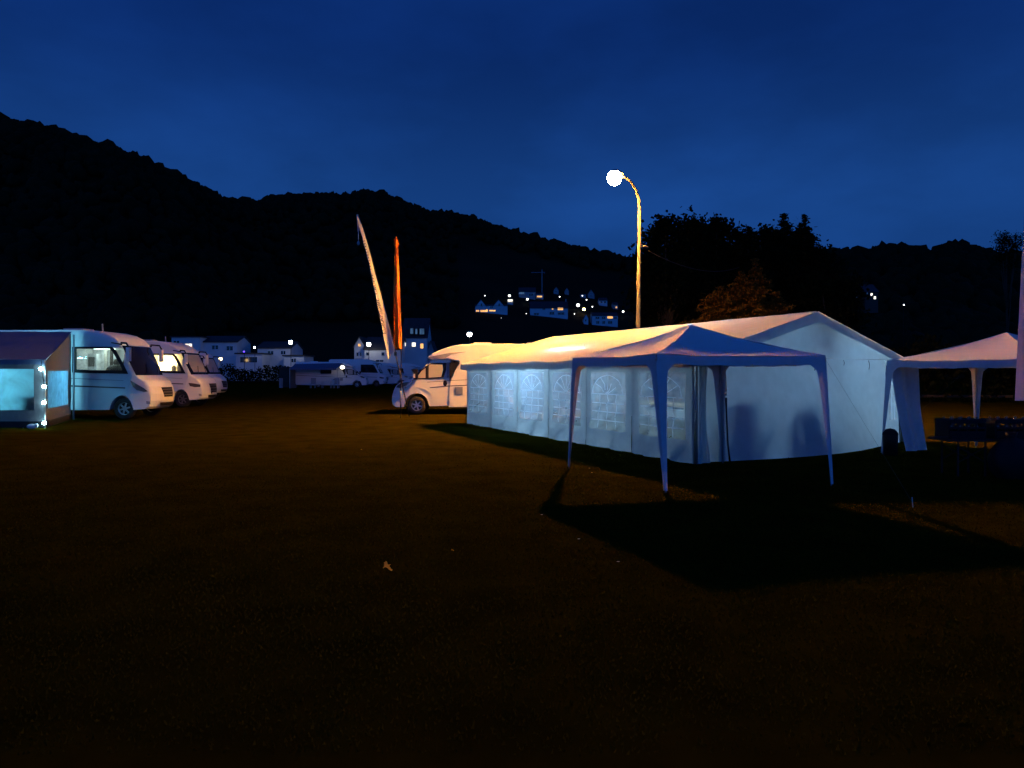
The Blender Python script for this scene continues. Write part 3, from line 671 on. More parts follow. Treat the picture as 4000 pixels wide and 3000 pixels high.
def integrated(name, label, loc, rz, lit, group, grille_h=.34, front_blind='glass', rims='rim', lamp_shape=0):
    o = thing(name, label, 'motorhome', loc, rz, group); w = 1.13
    prof = [(-5.1, .36), (-5.25, .6), (-5.25, 2.95), (-5.05, 3.05), (-1.35, 3.07), (-.95, 3.03), (-.6, 2.94), (-.32, 2.80), (-.12, 2.62), (-.06, 2.50), (.50, 1.52), (.62, 1.44), (.86, 1.30), (.98, 1.12), (1.04, .86), (1.04, .62), (.98, .42), (.84, .34), (.50, .32)] \
        + arc(0, .36, .46)[1:] + [(-.5, .32), (-3.15, .32)] + arc(-3.65, .36, .46) + [(-4.15, .32)]
    tp = lambda x, z: 1-.17*max(0, (x-.15)/.9)**2-.035*max(0, (z-2.3)/.8)**2
    cuts = [((-.82, -.62, 2.03), (1.66, 1.3, .82))] if lit else []
    hull(prof, w, M['paint'], o, .13, tp, cuts, bowed=True)
    sp = [(-1.74, 1.60), (.16, 1.55), (.02, 1.85), (-.26, 2.36), (-.40, 2.48), (-1.74, 2.48)]
    si = [(-1.60, 1.70), (-.02, 1.66), (-.10, 1.86), (-.37, 2.32), (-.47, 2.41), (-1.60, 2.41)]
    for s in (-1, 1):
        fr = MB().ring(sp, si, side_fn(s, w-.02), 0, .045).build('side_window', M['dark'], o)
        MB().prism(si, side_fn(s, w-.01), 0, .012).build('pane', (GLASS if lit and s < 0 else M['glass']), fr)
        MB().prism([(-5.1, 1.16), (-1.9, 1.17), (.06, 1.09), (.06, 1.05), (-1.9, 1.12), (-5.1, 1.11)], side_fn(s, w-.002), 0, .006).build('stripe', M['stripe'], o)
        MB().prism([(-1.9, 1.42), (.0, 1.33), (.0, 1.315), (-1.9, 1.395)], side_fn(s, w-.002), 0, .005).build('stripe', M['fair'], o)
        for x in (0, -3.65): wheel(o, x, s*(w-.15), .36, M[rims], s)
        hl = MB()
        if lamp_shape == 0: pl = [(.30, 1.33), (.52, 1.22), (.80, 1.06), (.92, .95), (.80, .93), (.56, .99), (.40, 1.12)]
        else: pl = [(.38, 1.12), (.62, 1.10), (.94, 1.04), (.94, .93), (.70, .92), (.46, .97)]
        hl.prism(pl, lambda a, b, t: (a+.03+.03*t-bow(a, w*tp(a, 1)), s*(w*tp(a, 1)-.06+.07*t), b), 0, 1).build('headlight', M['lens'], o)
        MB().prism([(.92, .62), (1.03, .60), (1.03, .50), (.93, .52)], lambda a, b, t: (a-bow(a, w*tp(a, 1)), s*(w*tp(a, 1)-.05+.06*t), b), 0, 1).build('fog_light', M['fair'], o)
        MB().tube([(-.10, s*(w-.05), 2.62), (.16, s*(w+.12), 2.60), (.24, s*(w+.13), 2.45)], .03, 8).build('mirror_arm', M['dark'], o)
        MB().box((.23, s*(w+.11), 2.22), (.10, .17, .46)).build('mirror', M['paint'], o)
        MB().prism([(-.42, 2.64), (-.05, 2.58), (-.07, 2.54), (-.42, 2.60)], side_fn(s, w-.035), 0, .03).build('marker_light', M['dark'], o)
    # windscreen on the raked face
    p0, p1 = Vector((-.055, 0, 2.52)), Vector((.525, 0, 1.50)); nn = Vector((1.02, 0, .58)).normalized()
    def ws(a, b, t): p = p0+(p1-p0)*b; return p+nn*(.012+t)+Vector((-bow(p.x, a*(w-.05)*tp(p.x, p.z)*.985), a*(w-.05)*tp(p.x, p.z)*.985, 0))
    MB().grid(lambda a, b: ws(a*2-1, b, .0), 12, 6).build('windscreen', M['glass'], o, True)
    MB().grid(lambda a, b: ws((a*2-1)*.78, .08+.82*b, .012), 10, 4).build('windscreen_blind', M[front_blind], o, True)
    for yy in (-.5, .35): MB().tube([ws(yy, .97, .03), ws(yy+.35, .62, .03)], .012, 5).build('wiper', M['dark'], o)
    fx = lambda y: 1.045-bow(1.04, y)
    def fpanel(nm, hw0, hw1, z0, z1, m_, pr=.02):
        def fp(a, c): z = z0+(z1-z0)*c; y = (2*a-1)*(hw0+(hw1-hw0)*c); return (fx(y)+pr-max(0, z-.86)*.24-max(0, .62-z)*.25, y, z)
        MB().grid(fp, 12, 4).build(nm, m_, o, True)
    fpanel('grille', .34, .44, 1.08-grille_h, 1.08, M['dark'])
    for k in range(3): fpanel('grille_bar', .38, .39, 1.0-k*grille_h*.28, 1.012-k*grille_h*.28, M['fair'], .03)
    fpanel('lower_grille', .5, .55, .43, .55, M['dark'])
    fpanel('number_plate', .26, .26, .56, .66, M['winfr'], .025)
    MB().box((-2.2, .1, 3.11), (.7, .7, .10)).build('roof_hatch', M['fair'], o)
    MB().tube([(-1.0, -.55, 3.0), (-1.02, -.55, 3.30)], [.03, .022], 8).build('antenna', M['fair'], o)
    if lit:
        m_ = M['e_mh1'] if lit == 1 else M['e_mh2']
        y0 = -w+.15
        if lit == 1:
            MB().box((-1.05, -.36, 2.425), (.5, .5, .02)).build('cabin_light_panel', m_, o)
            MB().box((-1.50, -.16, 1.95), (.30, .30, .62)).build('wardrobe', M['winfr'], o); MB().box((-1.52, -.33, 1.98), (.20, .03, .34)).build('screen', M['dark'], o)
            for x in (-1.13, -.93, -.80): MB().box((x, -.10, 2.05), (.10, .05, .74)).build('cabinet_door', M['timber'] if x == -.93 else M['interior'] if x < -1 else M['winfr'], o)
            MB().sphere((-.55, -.55, 1.66), (.34, .25, .22), 12, 8).build('dashboard', M['dark'], o, True)
            for x in (-.62, -.30): MB().sphere((x, -.35, 1.95), (.10, .14, .13), 10, 8).build('headrest', M['seat'], o, True)
            MB().tube([(-.2, -.5+.16*math.cos(k*.5236), 1.86+.16*math.sin(k*.5236)) for k in range(13)], .016, 6).build('steering_wheel', M['dark'], o)
        else:
            MB().box((-1.15, -.05, 2.05), (.85, .03, .70)).build('cabin_light_panel', m_, o)  # upright glowing panel at the back stands for the cabin's warm light
            for x, h in ((-.62, .34), (-.36, .42), (-.12, .30)): MB().sphere((x, -.55, 1.66+h*.35), (.11, .15, h*.5), 10, 8).build('headrest', M['interior'], o, True)
            MB().sphere((-1.35, -.6, 1.80), (.10, .1, .12), 10, 8).build('headrest', M['interior'], o, True)
    return o
GLASS = film('cabin_glass', .93, (.3, .3, .3), (.9, .93, .95), rough=.04, gloss=.03, bump=.0)
g_left = 'motorhomes parked side by side at the left'
mh1 = integrated('motorhome', 'nearest white motorhome at the left, awning attached and cool light in its side window', (-13.30, 27.4, 0), R(.5), 1, g_left)
mh2 = integrated('motorhome', 'second white motorhome from the left with bright yellow light in its side window', (-15.25, 36.6, 0), R(.5), 2, g_left, .48, 'blind', 'rim2', 1)
mh3 = integrated('motorhome', 'third motorhome of the left row, mostly hidden behind the yellow-lit one', (-19.05, 48.2, 0), R(.5), 0, g_left, .40, 'blind', 'rim2', 1)

def semi(name, label, loc, rz, group=None, blind=True):
    o = thing(name, label, 'motorhome', loc, rz, group); wc, w = 1.055, 1.10
    cab = [(-1.30, .33), (-1.30, 2.14), (-.62, 2.10), (-.50, 2.02), (.225, 1.345), (.40, 1.30), (.63, 1.225), (.80, 1.10), (.88, .95), (.955, .70), (.965, .52), (.93, .36), (.80, .28), (.50, .28)] + arc(0, .35, .46)[1:] + [(-.5, .31)]
    tp = lambda x, z: (1-.16*max(0, (x-.1)/.87)**2)*(1-.10*max(0, (z-1.3)/.8))
    hull(cab, wc, M['paint'], o, .09, tp, name='cab')
    coach = [(-1.22, .28), (-1.22, .9), (-1.26, 1.25), (-1.42, 1.62), (-1.62, 1.95), (-1.60, 2.02), (-1.2, 2.10), (-.55, 2.10), (-.35, 2.165), (-.60, 2.34), (-1.0, 2.51), (-1.4, 2.63), (-1.75, 2.685), (-2.2, 2.70), (-6.15, 2.70), (-6.28, 2.60), (-6.32, .50), (-6.2, .33), (-4.42, .28)] + arc(-3.95, .34, .46)[1:-1] + [(-3.48, .28)]
    coach = coach[::-1]
    tp2 = lambda x, z: (1-.13*max(0, (x+1.6)/1.25)**1.5 if z > 2.0 else 1)-.03*max(0, (z-2.2)/.5)**2
    hull(coach, w, M['paint2'], o, .045, tp2, name='coach_body')
    sy = lambda x, z: wc*tp(x, z)
    def cabfn(s): return lambda a, b, t: (a, s*(sy(a, b)+t), b)
    for s in (-1, 1):
        wo = [(-.02, 1.345), (.10, 1.36), (.08, 1.48), (-.18, 1.72), (-.36, 1.86), (-.55, 1.955), (-.75, 1.975), (-1.13, 1.97), (-1.12, 1.70), (-1.02, 1.41), (-.85, 1.37), (-.4, 1.345)]
        c0 = (sum(a for a, b in wo)/len(wo), sum(b for a, b in wo)/len(wo)); wi = [(c0[0]+(a-c0[0])*.90, c0[1]+(b-c0[1])*.87) for a, b in wo]
        d = MB().prism([(.06, .40), (-.42, .40), (-1.20, .36), (-1.24, .9), (-1.235, 1.33), (-.4, 1.32), (.12, 1.34), (.52, 1.10), (.49, .70), (.40, .82), (.20, .92), (0, .95), (-.25, .92), (-.44, .80), (-.53, .60), (-.54, .40)][2:7]+[(.12, 1.02), (-.25, .98), (-.50, .82), (-.58, .6), (-.60, .38)], cabfn(s), -.01, .012).build('cab_door', M['paint'], o)
        MB().sphere((-1.08, s*(sy(-1.08, 1.2)+.012), 1.19), (.075, .02, .115), 12, 8).build('handle', M['dark'], d, True)
        fr = MB().ring(wo, wi, cabfn(s), -.012, .016).build('cab_window', M['dark'], o)
        MB().prism(wi, cabfn(s), -.01, .006).build('pane', M['glass'], fr)
        if blind:
            MB().prism([(-.03, 1.39), (-.02, 1.46), (-.18, 1.66), (-.33, 1.78), (-.33, 1.39)], cabfn(s), 0, .012).build('pleated_blind', M['blind'], fr)
            MB().prism([(-.45, 1.40), (-.45, 1.88), (-.55, 1.91), (-.98, 1.91), (-1.0, 1.70), (-.93, 1.42)], cabfn(s), 0, .012).build('pleated_blind', M['blind'], fr)
        MB().prism([(-.36, 1.36), (-.44, 1.36), (-.44, 1.90), (-.36, 1.84)], cabfn(s), 0, .02).build('window_post', M['dark'], fr)
        MB().prism([(-1.25, 1.98), (-1.62, 1.99), (-1.40, 1.62), (-1.25, 1.28)], side_fn(s, wc-.01), 0, .09).build('trim_panel', M['dark'], o)
        MB().prism([(-1.14, 1.40), (-1.24, 1.40), (-1.24, 1.99), (-1.14, 1.98)], cabfn(s), 0, .018).build('door_pillar', M['fair'], o)
        MB().prism([(-.42, 2.20), (-.70, 2.24), (-1.25, 2.35), (-1.90, 2.39), (-1.3, 2.28), (-1.05, 2.12), (-.5, 2.11)], lambda a, b, t: (a, s*(w*tp2(a, b)+.004+t), b), -.02, .012).build('overcab_panel', M['fair'], o)
        MB().prism([(-.40, 1.24), (-1.24, 1.295), (-1.24, 1.28), (-.40, 1.225)], cabfn(s), 0, .018).build('stripe', M['stripe'], o)
        MB().prism([(-.50, 1.03), (-1.24, 1.10), (-1.24, 1.07), (-.50, 1.005)], cabfn(s), 0, .018).build('stripe', M['stripe'], o)
        for z, h in ((1.30, .016), (1.10, .032)): MB().prism([(-1.24, z), (-6.2, z+.22), (-6.2, z+.22-h), (-1.24, z-h)], side_fn(s, w-.002), 0, .008).build('stripe', M['stripe'], o)
        MB().box((-1.60, s*w, .90), (.30, .03, .30)).build('vent', M['fair'], o)
        for k in range(5): MB().box((-1.60, s*(w+.015), .79+.055*k), (.28, .02, .022)).build('vent_slat', M['fair'], o)
        MB().prism([(-1.28, .55), (-3.4, .55), (-3.4, .30), (-1.22, .30)], side_fn(s, w-.01), 0, .03).build('skirt', M['paint2'], o)
        MB().box((-2.38, s*(w+.05), .98), (.20, .12, .12)).build('hookup_box', M['paint2'], o)
        MB().box((-2.33, s*(w+.06), .90), (.16, .10, .09)).build('hookup_flap', M['dark'], o)
        MB().tube([(-2.25, s*(w+.07), .88), (-2.05, s*(w+.08), .50)], .05, 8).build('hookup_hose', M['fair'], o)
        MB().box((-2.22, s*(w+.025), .40), (.16, .02, .07)).build('reflector', M['red'], o)
        so = [(-2.62, 1.52), (-2.66, 1.46), (-3.70, 1.46), (-3.74, 1.52), (-3.74, 2.06), (-3.70, 2.12), (-2.66, 2.12), (-2.62, 2.06)]
        si_ = [(-3.18+(a+3.18)*.9, 1.79+(b-1.79)*.84) for a, b in so]
        f2 = MB().ring(so, si_, side_fn(s, w-.005), 0, .045).build('side_window', M['dark'], o); MB().prism(si_, side_fn(s, w), 0, .02).build('pane', M['glass'], f2)
        # the mirror, headlight, bonnet line
        MB().box((.03, s*(wc+.13), 1.53), (.16, .20, .40)).build('mirror', M['dark'], o); MB().box((.08, s*(wc+.235), 1.47), (.07, .012, .16)).build('mirror_cap', M['winfr'], o)
        MB().tube([(.05, s*.9, 1.40), (.04, s*(wc+.1), 1.44)], .035, 8).build('mirror_arm', M['dark'], o)
        MB().prism([(.27, 1.245), (.52, 1.215), (.72, 1.12), (.78, 1.03), (.60, 1.00), (.40, 1.10)], lambda a, b, t: (a+.02*t, s*(wc*tp(a, b)-.05+.06*t), b), 0, 1).build('headlight', M['lens'], o)
        MB().prism([(.10, 1.33), (.22, 1.30), (.48, 1.02), (.44, .98), (.20, 1.16)], cabfn(s), -.01, .008).build('wing_panel', M['fair'], o)
        MB().prism([(.14, 1.27), (.22, 1.26), (.42, 1.06), (.39, 1.035), (.26, 1.14)], cabfn(s), 0, .014).build('wing_trim', M['paint'], o)
        wheel(o, 0, s*(wc-.13), .35, M['rim'], s); wheel(o, -3.95, s*(w-.16), .35, M['rim'], s)
    p0, p1 = Vector((-.47, 0, 2.0)), Vector((.20, 0, 1.375)); nn = Vector((.68, 0, .73)).normalized()
    MB().grid(lambda a, b: p0+(p1-p0)*b+nn*.012+Vector((-.06*(2*a-1)**2, (2*a-1)*.88*(.93+.07*b), 0)), 10, 5).build('windscreen', M['glass'], o, True)
    MB().prism([(-.50, .98), (.50, .98), (.56, .80), (-.56, .80)], lambda a, b, t: (.90-.10*a*a-(b-.88)*.3+.03*t, a, b), 0, 1).build('grille', M['dark'], o)
    MB().prism([(-.62, .56), (.62, .56), (.55, .40), (-.55, .40)], lambda a, b, t: (.94-.10*a*a+.03*t, a, b), 0, 1).build('lower_grille', M['dark'], o)
    MB().box((.975, 0, .66), (.015, .52, .11)).build('number_plate', M['winfr'], o)
    for x in (-2.5, -4.6): MB().box((x, 0, 2.73), (.7, .6, .09)).build('roof_hatch', M['paint2'], o)
    return o
mhc = semi('motorhome', 'white motorhome with low cab parked behind the large tent, lit orange by the street lamp', (-3.66, 30.35, 0), math.pi+R(1.5))

# the far row of motorhomes
g_far = 'motorhomes in the far row across the field'
far1 = copy_tree(mhc); tag(far1, 'far white motorhome with its awning out and a bright porch light', 'motorhome', g_far); far1.location = (-16.2, 81, 0); far1.rotation_euler = (0, 0, R(4))
far2 = copy_tree(mh3); tag(far2, 'far motorhome with a large dark side window, beside the one with the porch light', 'motorhome', g_far); far2.location = (-15.0, 86, 0); far2.rotation_euler = (0, 0, R(2))
far3 = copy_tree(mhc); tag(far3, 'far motorhome seen behind the feet of the two beach flags', 'motorhome', g_far); far3.location = (-13.1, 91.5, 0); far3.rotation_euler = (0, 0, R(3))
far4 = copy_tree(mhc); tag(far4, 'farthest motorhome, just left of the low-cab motorhome behind the tent', 'motorhome', g_far); far4.location = (-11.0, 97, 0); far4.rotation_euler = (0, 0, R(3))
def far_awning():
    o = thing('awning', 'dark blue awning drawn out from the far motorhome with the porch light', 'awning', (-19.9, 79.8, 0))
    def rf(a, c): return Vector((-2.6+4.9*a-.2*(1-c)*(a-.5), -2.4*(1-c), 2.02+.55*c-.05*math.sin(math.pi*c)))
    MB().grid(rf, 12, 6).build('roof_panel', M['awning'], o, True)
    MB().grid(lambda a, c: rf(a, 0)+Vector((0, -.01, -.16*(1-c))), 12, 2).build('valance', M['awning'], o)
    for x in (-2.5, 2.3): MB().tube([(x, -2.4, 0), (x, -2.4, 2.02)], .025, 6).build('pole', M['steel'], o)
    MB().grid(lambda a, c: (-2.5, -2.4*a, 1.95*c), 4, 4).build('side_curtain', M['awnside'], o)
    l = thing('porch_light', 'bright white porch light under the far awning', 'light', (-17.5, 79.2, 2.13)); MB().sphere((0, 0, 0), (.22, .12, .17), 10, 8).build('light', M['e_porch'], l, True); MB().box((0, .12, 0), (.4, .06, .3)).build('bracket', M['fair'], l)
    t = thing('camping_table', 'small pale camping table under the far awning', 'table', (-18.9, 78.4, 0)); MB().box((0, 0, .70), (1.0, .6, .04)).build('tabletop', M['winfr'], t)
    for x in (-.45, .45):
        for y in (-.25, .25): MB().tube([(x, y, 0), (x, y, .68)], .02, 6).build('leg', M['steel'], t)
    for x, lb in ((-20.3, 'dark camping chair left of the small table under the far awning'), (-17.9, 'dark camping chair right of the small table under the far awning')):
        c = thing('camping_chair', lb, 'chair', (x, 78.3, 0), 0, 'camping chairs under the far awning'); MB().box((0, 0, .42), (.5, .5, .06)).build('seat', M['fair'], c); MB().box((0, .24, .74), (.5, .06, .6)).build('backrest', M['fair'], c)
        for q in (-.22, .22):
            for y in (-.22, .22): MB().tube([(q, y, 0), (q, y, .42)], .02, 6).build('leg', M['steel'], c)
far_awning()
s_ = thing('shed', 'small dark shed left of the far awning', 'shed', at(1126, 83, z=0)); MB().box((0, 0, 1.05), (1.5, 1.6, 2.1)).build('wall', M['timber'], s_); MB().box((0, 0, 2.14), (1.7, 1.8, .08)).build('roof', M['roofdark'], s_); MB().box((-.1, -.82, .95), (.7, .04, 1.8)).build('door', M['timber'], s_)
s_ = thing('electric_box', 'pale upright electric box beside the small dark shed', 'utility box', at(1098, 80, z=0)); MB().box((0, 0, .5), (.3, .3, 1.0)).build('cabinet', M['housegrey'], s_); MB().box((0, -.16, .52), (.24, .02, .8)).build('door', M['housegrey'], s_)

# ------------------------------------------------------------------ the awning tent at the left with its lights
def left_awning():
    o = thing('awning_tent', 'dark awning tent glowing turquoise at the left edge, joined to the nearest motorhome', 'awning', (-15, 24, 0)); O = Vector((-15, 24, 0))
    fr = Vector((-13.36, 22.0, 0))-O; rr = Vector((-14.86, 25.92, 0))-O; d = Vector((-1, -.02, 0)).normalized()
    zf, zr = 1.97, 2.98
    def rf(a, c): p = fr+d*6.2*a+(rr-fr)*c; p.z = zf+(zr-zf)*c-.05*math.sin(math.pi*c)+.008*vnoise(a*20, c*5); return p
    MB().grid(rf, 30, 10).build('roof_panel', M['awning'], o, True)
    nf = Vector((.02, -1, 0)).normalized()
    def wall(name, base0, along, L_, h0, h1, win, m, mw, nrm, z0=.20):
        U = [0, win[0], win[1], 1]; Z = [z0, win[2], win[3], None]
        def p(a, z): q = base0+along*L_*a; q.z = z; return q+nrm*.012*vnoise(a*9, z*4, 3)
        top = lambda a: h0+(h1-h0)*a
        def z_of(a, c): zz = [z0, win[2], win[3], top(a)]; x = c*3; i = min(int(x), 2); return zz[i]+(zz[i+1]-zz[i])*(x-i)
        def u_of(a): x = a*3; i = min(int(x), 2); return U[i]+(U[i+1]-U[i])*(x-i)
        w = MB().grid(lambda a, c: p(u_of(a), z_of(u_of(a), c)), 12, 12, lambda i, j: 4 <= i < 8 and 4 <= j < 8).build(name, m, o, True)
        MB().grid(lambda a, c: p(win[0]+(win[1]-win[0])*a, win[2]+(win[3]-win[2])*c), 10, 10).build('window_pane', mw, w, True)
        MB().grid(lambda a, c: p(a, .02+(z0-.02)*c)+nrm*.01, 10, 2).build('skirt', M['dark'], w)
        return w
    wall('wall_panel', fr, d, 1.75, zf-.10, zf-.10, (.19, .78, .52, 1.70), M['awnside'], M['awnwin'], nf)
    wall('wall_panel', fr+d*1.78, d, 4.4, zf-.10, zf-.10, (.1, .9, .52, 1.70), M['awnside'], M['awnwin'], nf)
    ns = Vector((1, .38, 0)).normalized(); sd = (rr-fr)
    wall('side_panel', fr, sd.normalized(), sd.length*.97, zf-.03, zr-.05, (.08, .86, .55, 1.90-.25), M['awnside'], M['awnwin2'], ns)
    MB().grid(lambda a, c: fr+d*6.2*a+nf*.03+Vector((0, 0, zf-.14*(1-c))), 20, 2).build('valance', M['awning'], o)
    for p in (fr, fr+d*1.76, fr+d*6.2): MB().tube([p+nf*.02, p+nf*.02+Vector((0, 0, zf))], .02, 8).build('pole', M['steel'], o, True)
    MB().tube([rr+ns*.06, rr+ns*.06+Vector((0, 0, zr-.1))], .03, 8).build('pole', M['fair'], o, True)
    l = thing('strip_light', 'turquoise strip light hung inside the awning tent', 'light', O+fr+d*1.6+(rr-fr)*.45+Vector((0, 0, 2.15))); MB().box((0, 0, 0), (1.6, .05, .04)).build('strip', M['e_awn2'], l); MB().box((0, 0, .04), (1.62, .07, .02)).build('housing', M['dark'], l)
    # bulbs down the corner pole
    s = thing('string_lights', 'string of four glowing bulbs hanging down the awning corner pole', 'string lights', O+fr)
    zz = [1.70, 1.20, .74, .16]; xs = [-.06, .03, .02, .03]
    MB().tube([Vector((xs[0], -.10, 1.95))]+[Vector((x, -.10, z)) for x, z in zip(xs, zz)], .008, 6).build('cord', M['dark'], s)
    for x, z in zip(xs, zz):
        MB().sphere((x, -.12, z), .052, 12, 8).build('bulb', M['e_bulb'], s, True); MB().tube([(x, -.12, z+.04), (x, -.12, z+.10)], .02, 8).build('socket', M['dark'], s)
    b = thing('folding_stool', 'dark folding stool seen as a shadow in the awning window', 'stool', O+fr+d*.55-nf*.25); MB().box((0, 0, .75), (.34, .2, .5)).build('backrest', M['coat'], b); MB().box((0, 0, .45), (.36, .34, .05)).build('seat', M['coat'], b)
    for q in (-.15, .15):
        for y in (-.14, .14): MB().tube([(q, y, 0), (q, y, .43)], .015, 6).build('leg', M['steel'], b)
    p = thing('peg_bag', 'pale crumpled bag on the grass at the foot of the awning corner pole', 'bag', O+fr+Vector((-.24, -.22, 0))); MB().sphere((0, 0, .07), (.16, .09, .075), 12, 8).build('bag', M['winfr'], p, True); MB().sphere((.12, -.02, .10), (.05, .05, .06), 8, 6).build('knot', M['winfr'], p, True)
M['e_awn2'] = emit('strip_light', (.20, .74, 1.0), 240)
left_awning()

# ------------------------------------------------------------------ houses
def house(name, label, px0, px1, py_e, py_b, Y, depth, roof='gable', rise=1.5, wins=(), m='house', base=None, cat='house', group=None, over=.25, chimney=None):
    """front wall between two columns of the photograph, eaves and foot rows; wins = (px0, px1, py0, py1, material)"""
    s = Y/F; x0, x1 = (px0-2000)*s, (px1-2000)*s; zb = CH+(HY-py_b)*s if base is None else base; ze = CH+(HY-py_e)*s; w = x1-x0; h = ze-zb
    o = thing(name, label, cat, ((x0+x1)/2, Y, zb), 0, group)
    b = MB(); b.box((0, depth/2, h/2-1.5), (w, depth, h+3))
    if roof == 'cross':                                   # gable faces the viewer
        b.prism([(-w/2, h), (w/2, h), (0, h+rise)], lambda a, c, t: (a, t, c), .001, depth-.001)
    elif roof == 'gable':
        b.prism([(0.0, h), (depth, h), (depth/2, h+rise)], lambda a, c, t: (t, a, c), -w/2+.001, w/2-.001)
    b.build('wall', M[m], o)
    r = MB(); th = .22
    if roof == 'flat': r.box((0, depth/2, h+.12), (w+2*over, depth+2*over, .24))
    elif roof == 'cross':
        k = rise/(w/2)
        for sg in (-1, 1): r.prism([(0, h+rise+.03), (sg*(w/2+over), h-over*k+.03), (sg*(w/2+over), h-over*k+.03+th), (0, h+rise+.03+th)], lambda a, c, t: (a, t, c), -over, depth+over)
    else:
        k = rise/(depth/2)
        for y0, sg in ((0, -1), (depth, 1)): r.prism([(depth/2, h+rise+.03), (y0+sg*over, h-over*k+.03), (y0+sg*over, h-over*k+.03+th), (depth/2, h+rise+.03+th)], lambda a, c, t: (t, a, c), -w/2-over, w/2+over)
    ro = r.build('roof', M['roofdark'], o)
    if chimney: MB().box((chimney*w/2, depth/2, h+rise+.5), (.6, .6, 2.0)).build('chimney', M['housegrey'], ro)
    for q in wins:
        a0, a1, c0, c1, mm = q; xa, xb = (a0-2000)*s-(x0+x1)/2, (a1-2000)*s-(x0+x1)/2; za, zb_ = CH+(HY-c1)*s-zb, CH+(HY-c0)*s-zb
        t = max(.05, min(.10, (xb-xa)*.08)); out = [(xa, za), (xb, za), (xb, zb_), (xa, zb_)]; inn = [(xa+t, za+t), (xb-t, za+t), (xb-t, zb_-t), (xa+t, zb_-t)]
        fr = MB().ring(out, inn, lambda a, c, t_: (a, -t_, c), .0, .07).build('window', M['winfr'], o)
        MB().prism(inn, lambda a, c, t_: (a, -t_, c), .0, .03).build('pane', M[mm], fr)
        if xb-xa > .9: MB().box(((xa+xb)/2, -.05, (za+zb_)/2), (.06, .04, zb_-za-2*t)).build('mullion', M['winfr'], fr)
    return o
def streetlight(label, px, py, Y, r, m, base, group='small street lights', hgt=None):
    p = at(px, Y, py=py)
    o = thing('street_light', label, 'street light', (p.x, p.y, base), 0, group); z = p.z-base
    MB().tube([(0, .25, -.5), (0, .25, z*.9), (0, .2, z+.22), (0, .0, z+.30)], .05, 6).build('pole', M['dark'], o, True)
    MB().sphere((0, 0, z), (r, r, r), 10, 8).build('lamp', M[m], o, True); MB().lathe([(.01, .30), (r*1.25, .02), (r*1.2, -.03)], 10, lambda a, b, h: (a, b, z+r*.75+h)).build('shade', M['hood'], o)
    return o
gh = 'houses at the foot of the hill'
house('house', 'white flat-roofed house with a lit upper window, behind the left motorhomes', 670, 782, 1318, 1452, 150, 9, 'flat', wins=[(722, 752, 1341, 1356, 'w_white'), (676, 703, 1329, 1345, 'windark')], group=gh, base=0)
house('house', 'long white house wing with two dark upper windows, right of the flat-roofed house', 783, 925, 1337, 1452, 151.5, 8, 'gable', 1.2, [(826, 855, 1347, 1367, 'windark'), (883, 912, 1350, 1371, 'windark')], group=gh, base=0)
house('garage', 'dark garage with a pale surround between the white houses', 922, 1024, 1383, 1452, 147, 6, 'flat', wins=[(936, 1007, 1392, 1418, 'windark')], group=gh, base=0, cat='garage')
house('house', 'white house with two dark windows right of the dark garage', 1006, 1134, 1361, 1455, 152, 9, 'gable', 1.3, [(1044, 1070, 1369, 1387, 'windark'), (1096, 1117, 1369, 1386, 'windark')], group=gh, base=0)
house('house', 'low white annexe with one dark window, behind the far awning', 1108, 1188, 1391, 1455, 149, 7, 'flat', wins=[(1137, 1158, 1399, 1417, 'windark')], group=gh, base=0)
house('house', 'narrow gabled house with a small yellow gable window, left of the white beach flag', 1384, 1424, 1352, 1455, 152, 9, 'cross', 1.7, [(1398, 1410, 1342, 1354, 'w_warm'), (1392, 1401, 1376, 1392, 'windark'), (1406, 1413, 1376, 1392, 'windark')], group=gh, base=0)
house('house', 'white house floodlit by the light on its roof edge, behind the beach flags', 1424, 1566, 1365, 1455, 150, 9, 'gable', 2.4, [(1429, 1444, 1375, 1390, 'windark'), (1489, 1504, 1375, 1391, 'windark'), (1538, 1552, 1374, 1391, 'windark'), (1441, 1451, 1407, 1416, 'windark'), (1466, 1500, 1404, 1416, 'windark')], group=gh, base=0)
h5 = house('house', 'tall white house with lit windows and blue dormers under a dark roof', 1572, 1667, 1318, 1455, 156, 9, 'gable', 4.0, [(1573, 1586, 1338, 1353, 'w_white'), (1608, 1625, 1337, 1355, 'w_white'), (1641, 1655, 1341, 1362, 'w_warm')], group=gh, base=0)
for a0, a1, c0, c1 in ((1601, 1612, 1282, 1303), (1621, 1628, 1284, 1304), (1638, 1655, 1283, 1305)):
    s = 155/F; cx = ((a0+a1)/2-2000)*s-h5.location.x; ww = (a1-a0)*s; z0, z1 = CH+(HY-c1)*s, CH+(HY-c0)*s
    d = MB().box((cx, 1.3, (z0+z1)/2), (ww+.25, 3.2, z1-z0+.25)).build('dormer', M['roofdark'], h5); MB().box((cx, -.32, (z0+z1)/2), (ww, .05, z1-z0)).build('pane', M['w_blue'], d); MB().box((cx, -.35, (z0+z1)/2), (.07, .03, z1-z0)).build('mullion', M['winfr'], d)
house('house', 'small dim gable just right of the tall house with blue dormers', 1671, 1694, 1366, 1455, 158, 7, 'cross', 1.7, (), 'housegrey', 0, group=gh)
gs = 'street lights along the foot of the hill'
streetlight('white street light above the white annexe, left of the far awning', 1135, 1337, 146, .38, 'e_white', 0, gs)
streetlight('white light at the roof edge of the floodlit white house', 1440, 1345, 147.5, .40, 'e_white', 0, gs)
streetlight('white street light above the cab of the motorhome behind the tent', 1834, 1306, 130, .40, 'e_white', 0, gs)
streetlight('orange street light beside the white flat-roofed house', 861, 1402, 140, .33, 'e_warm', 0, gs)
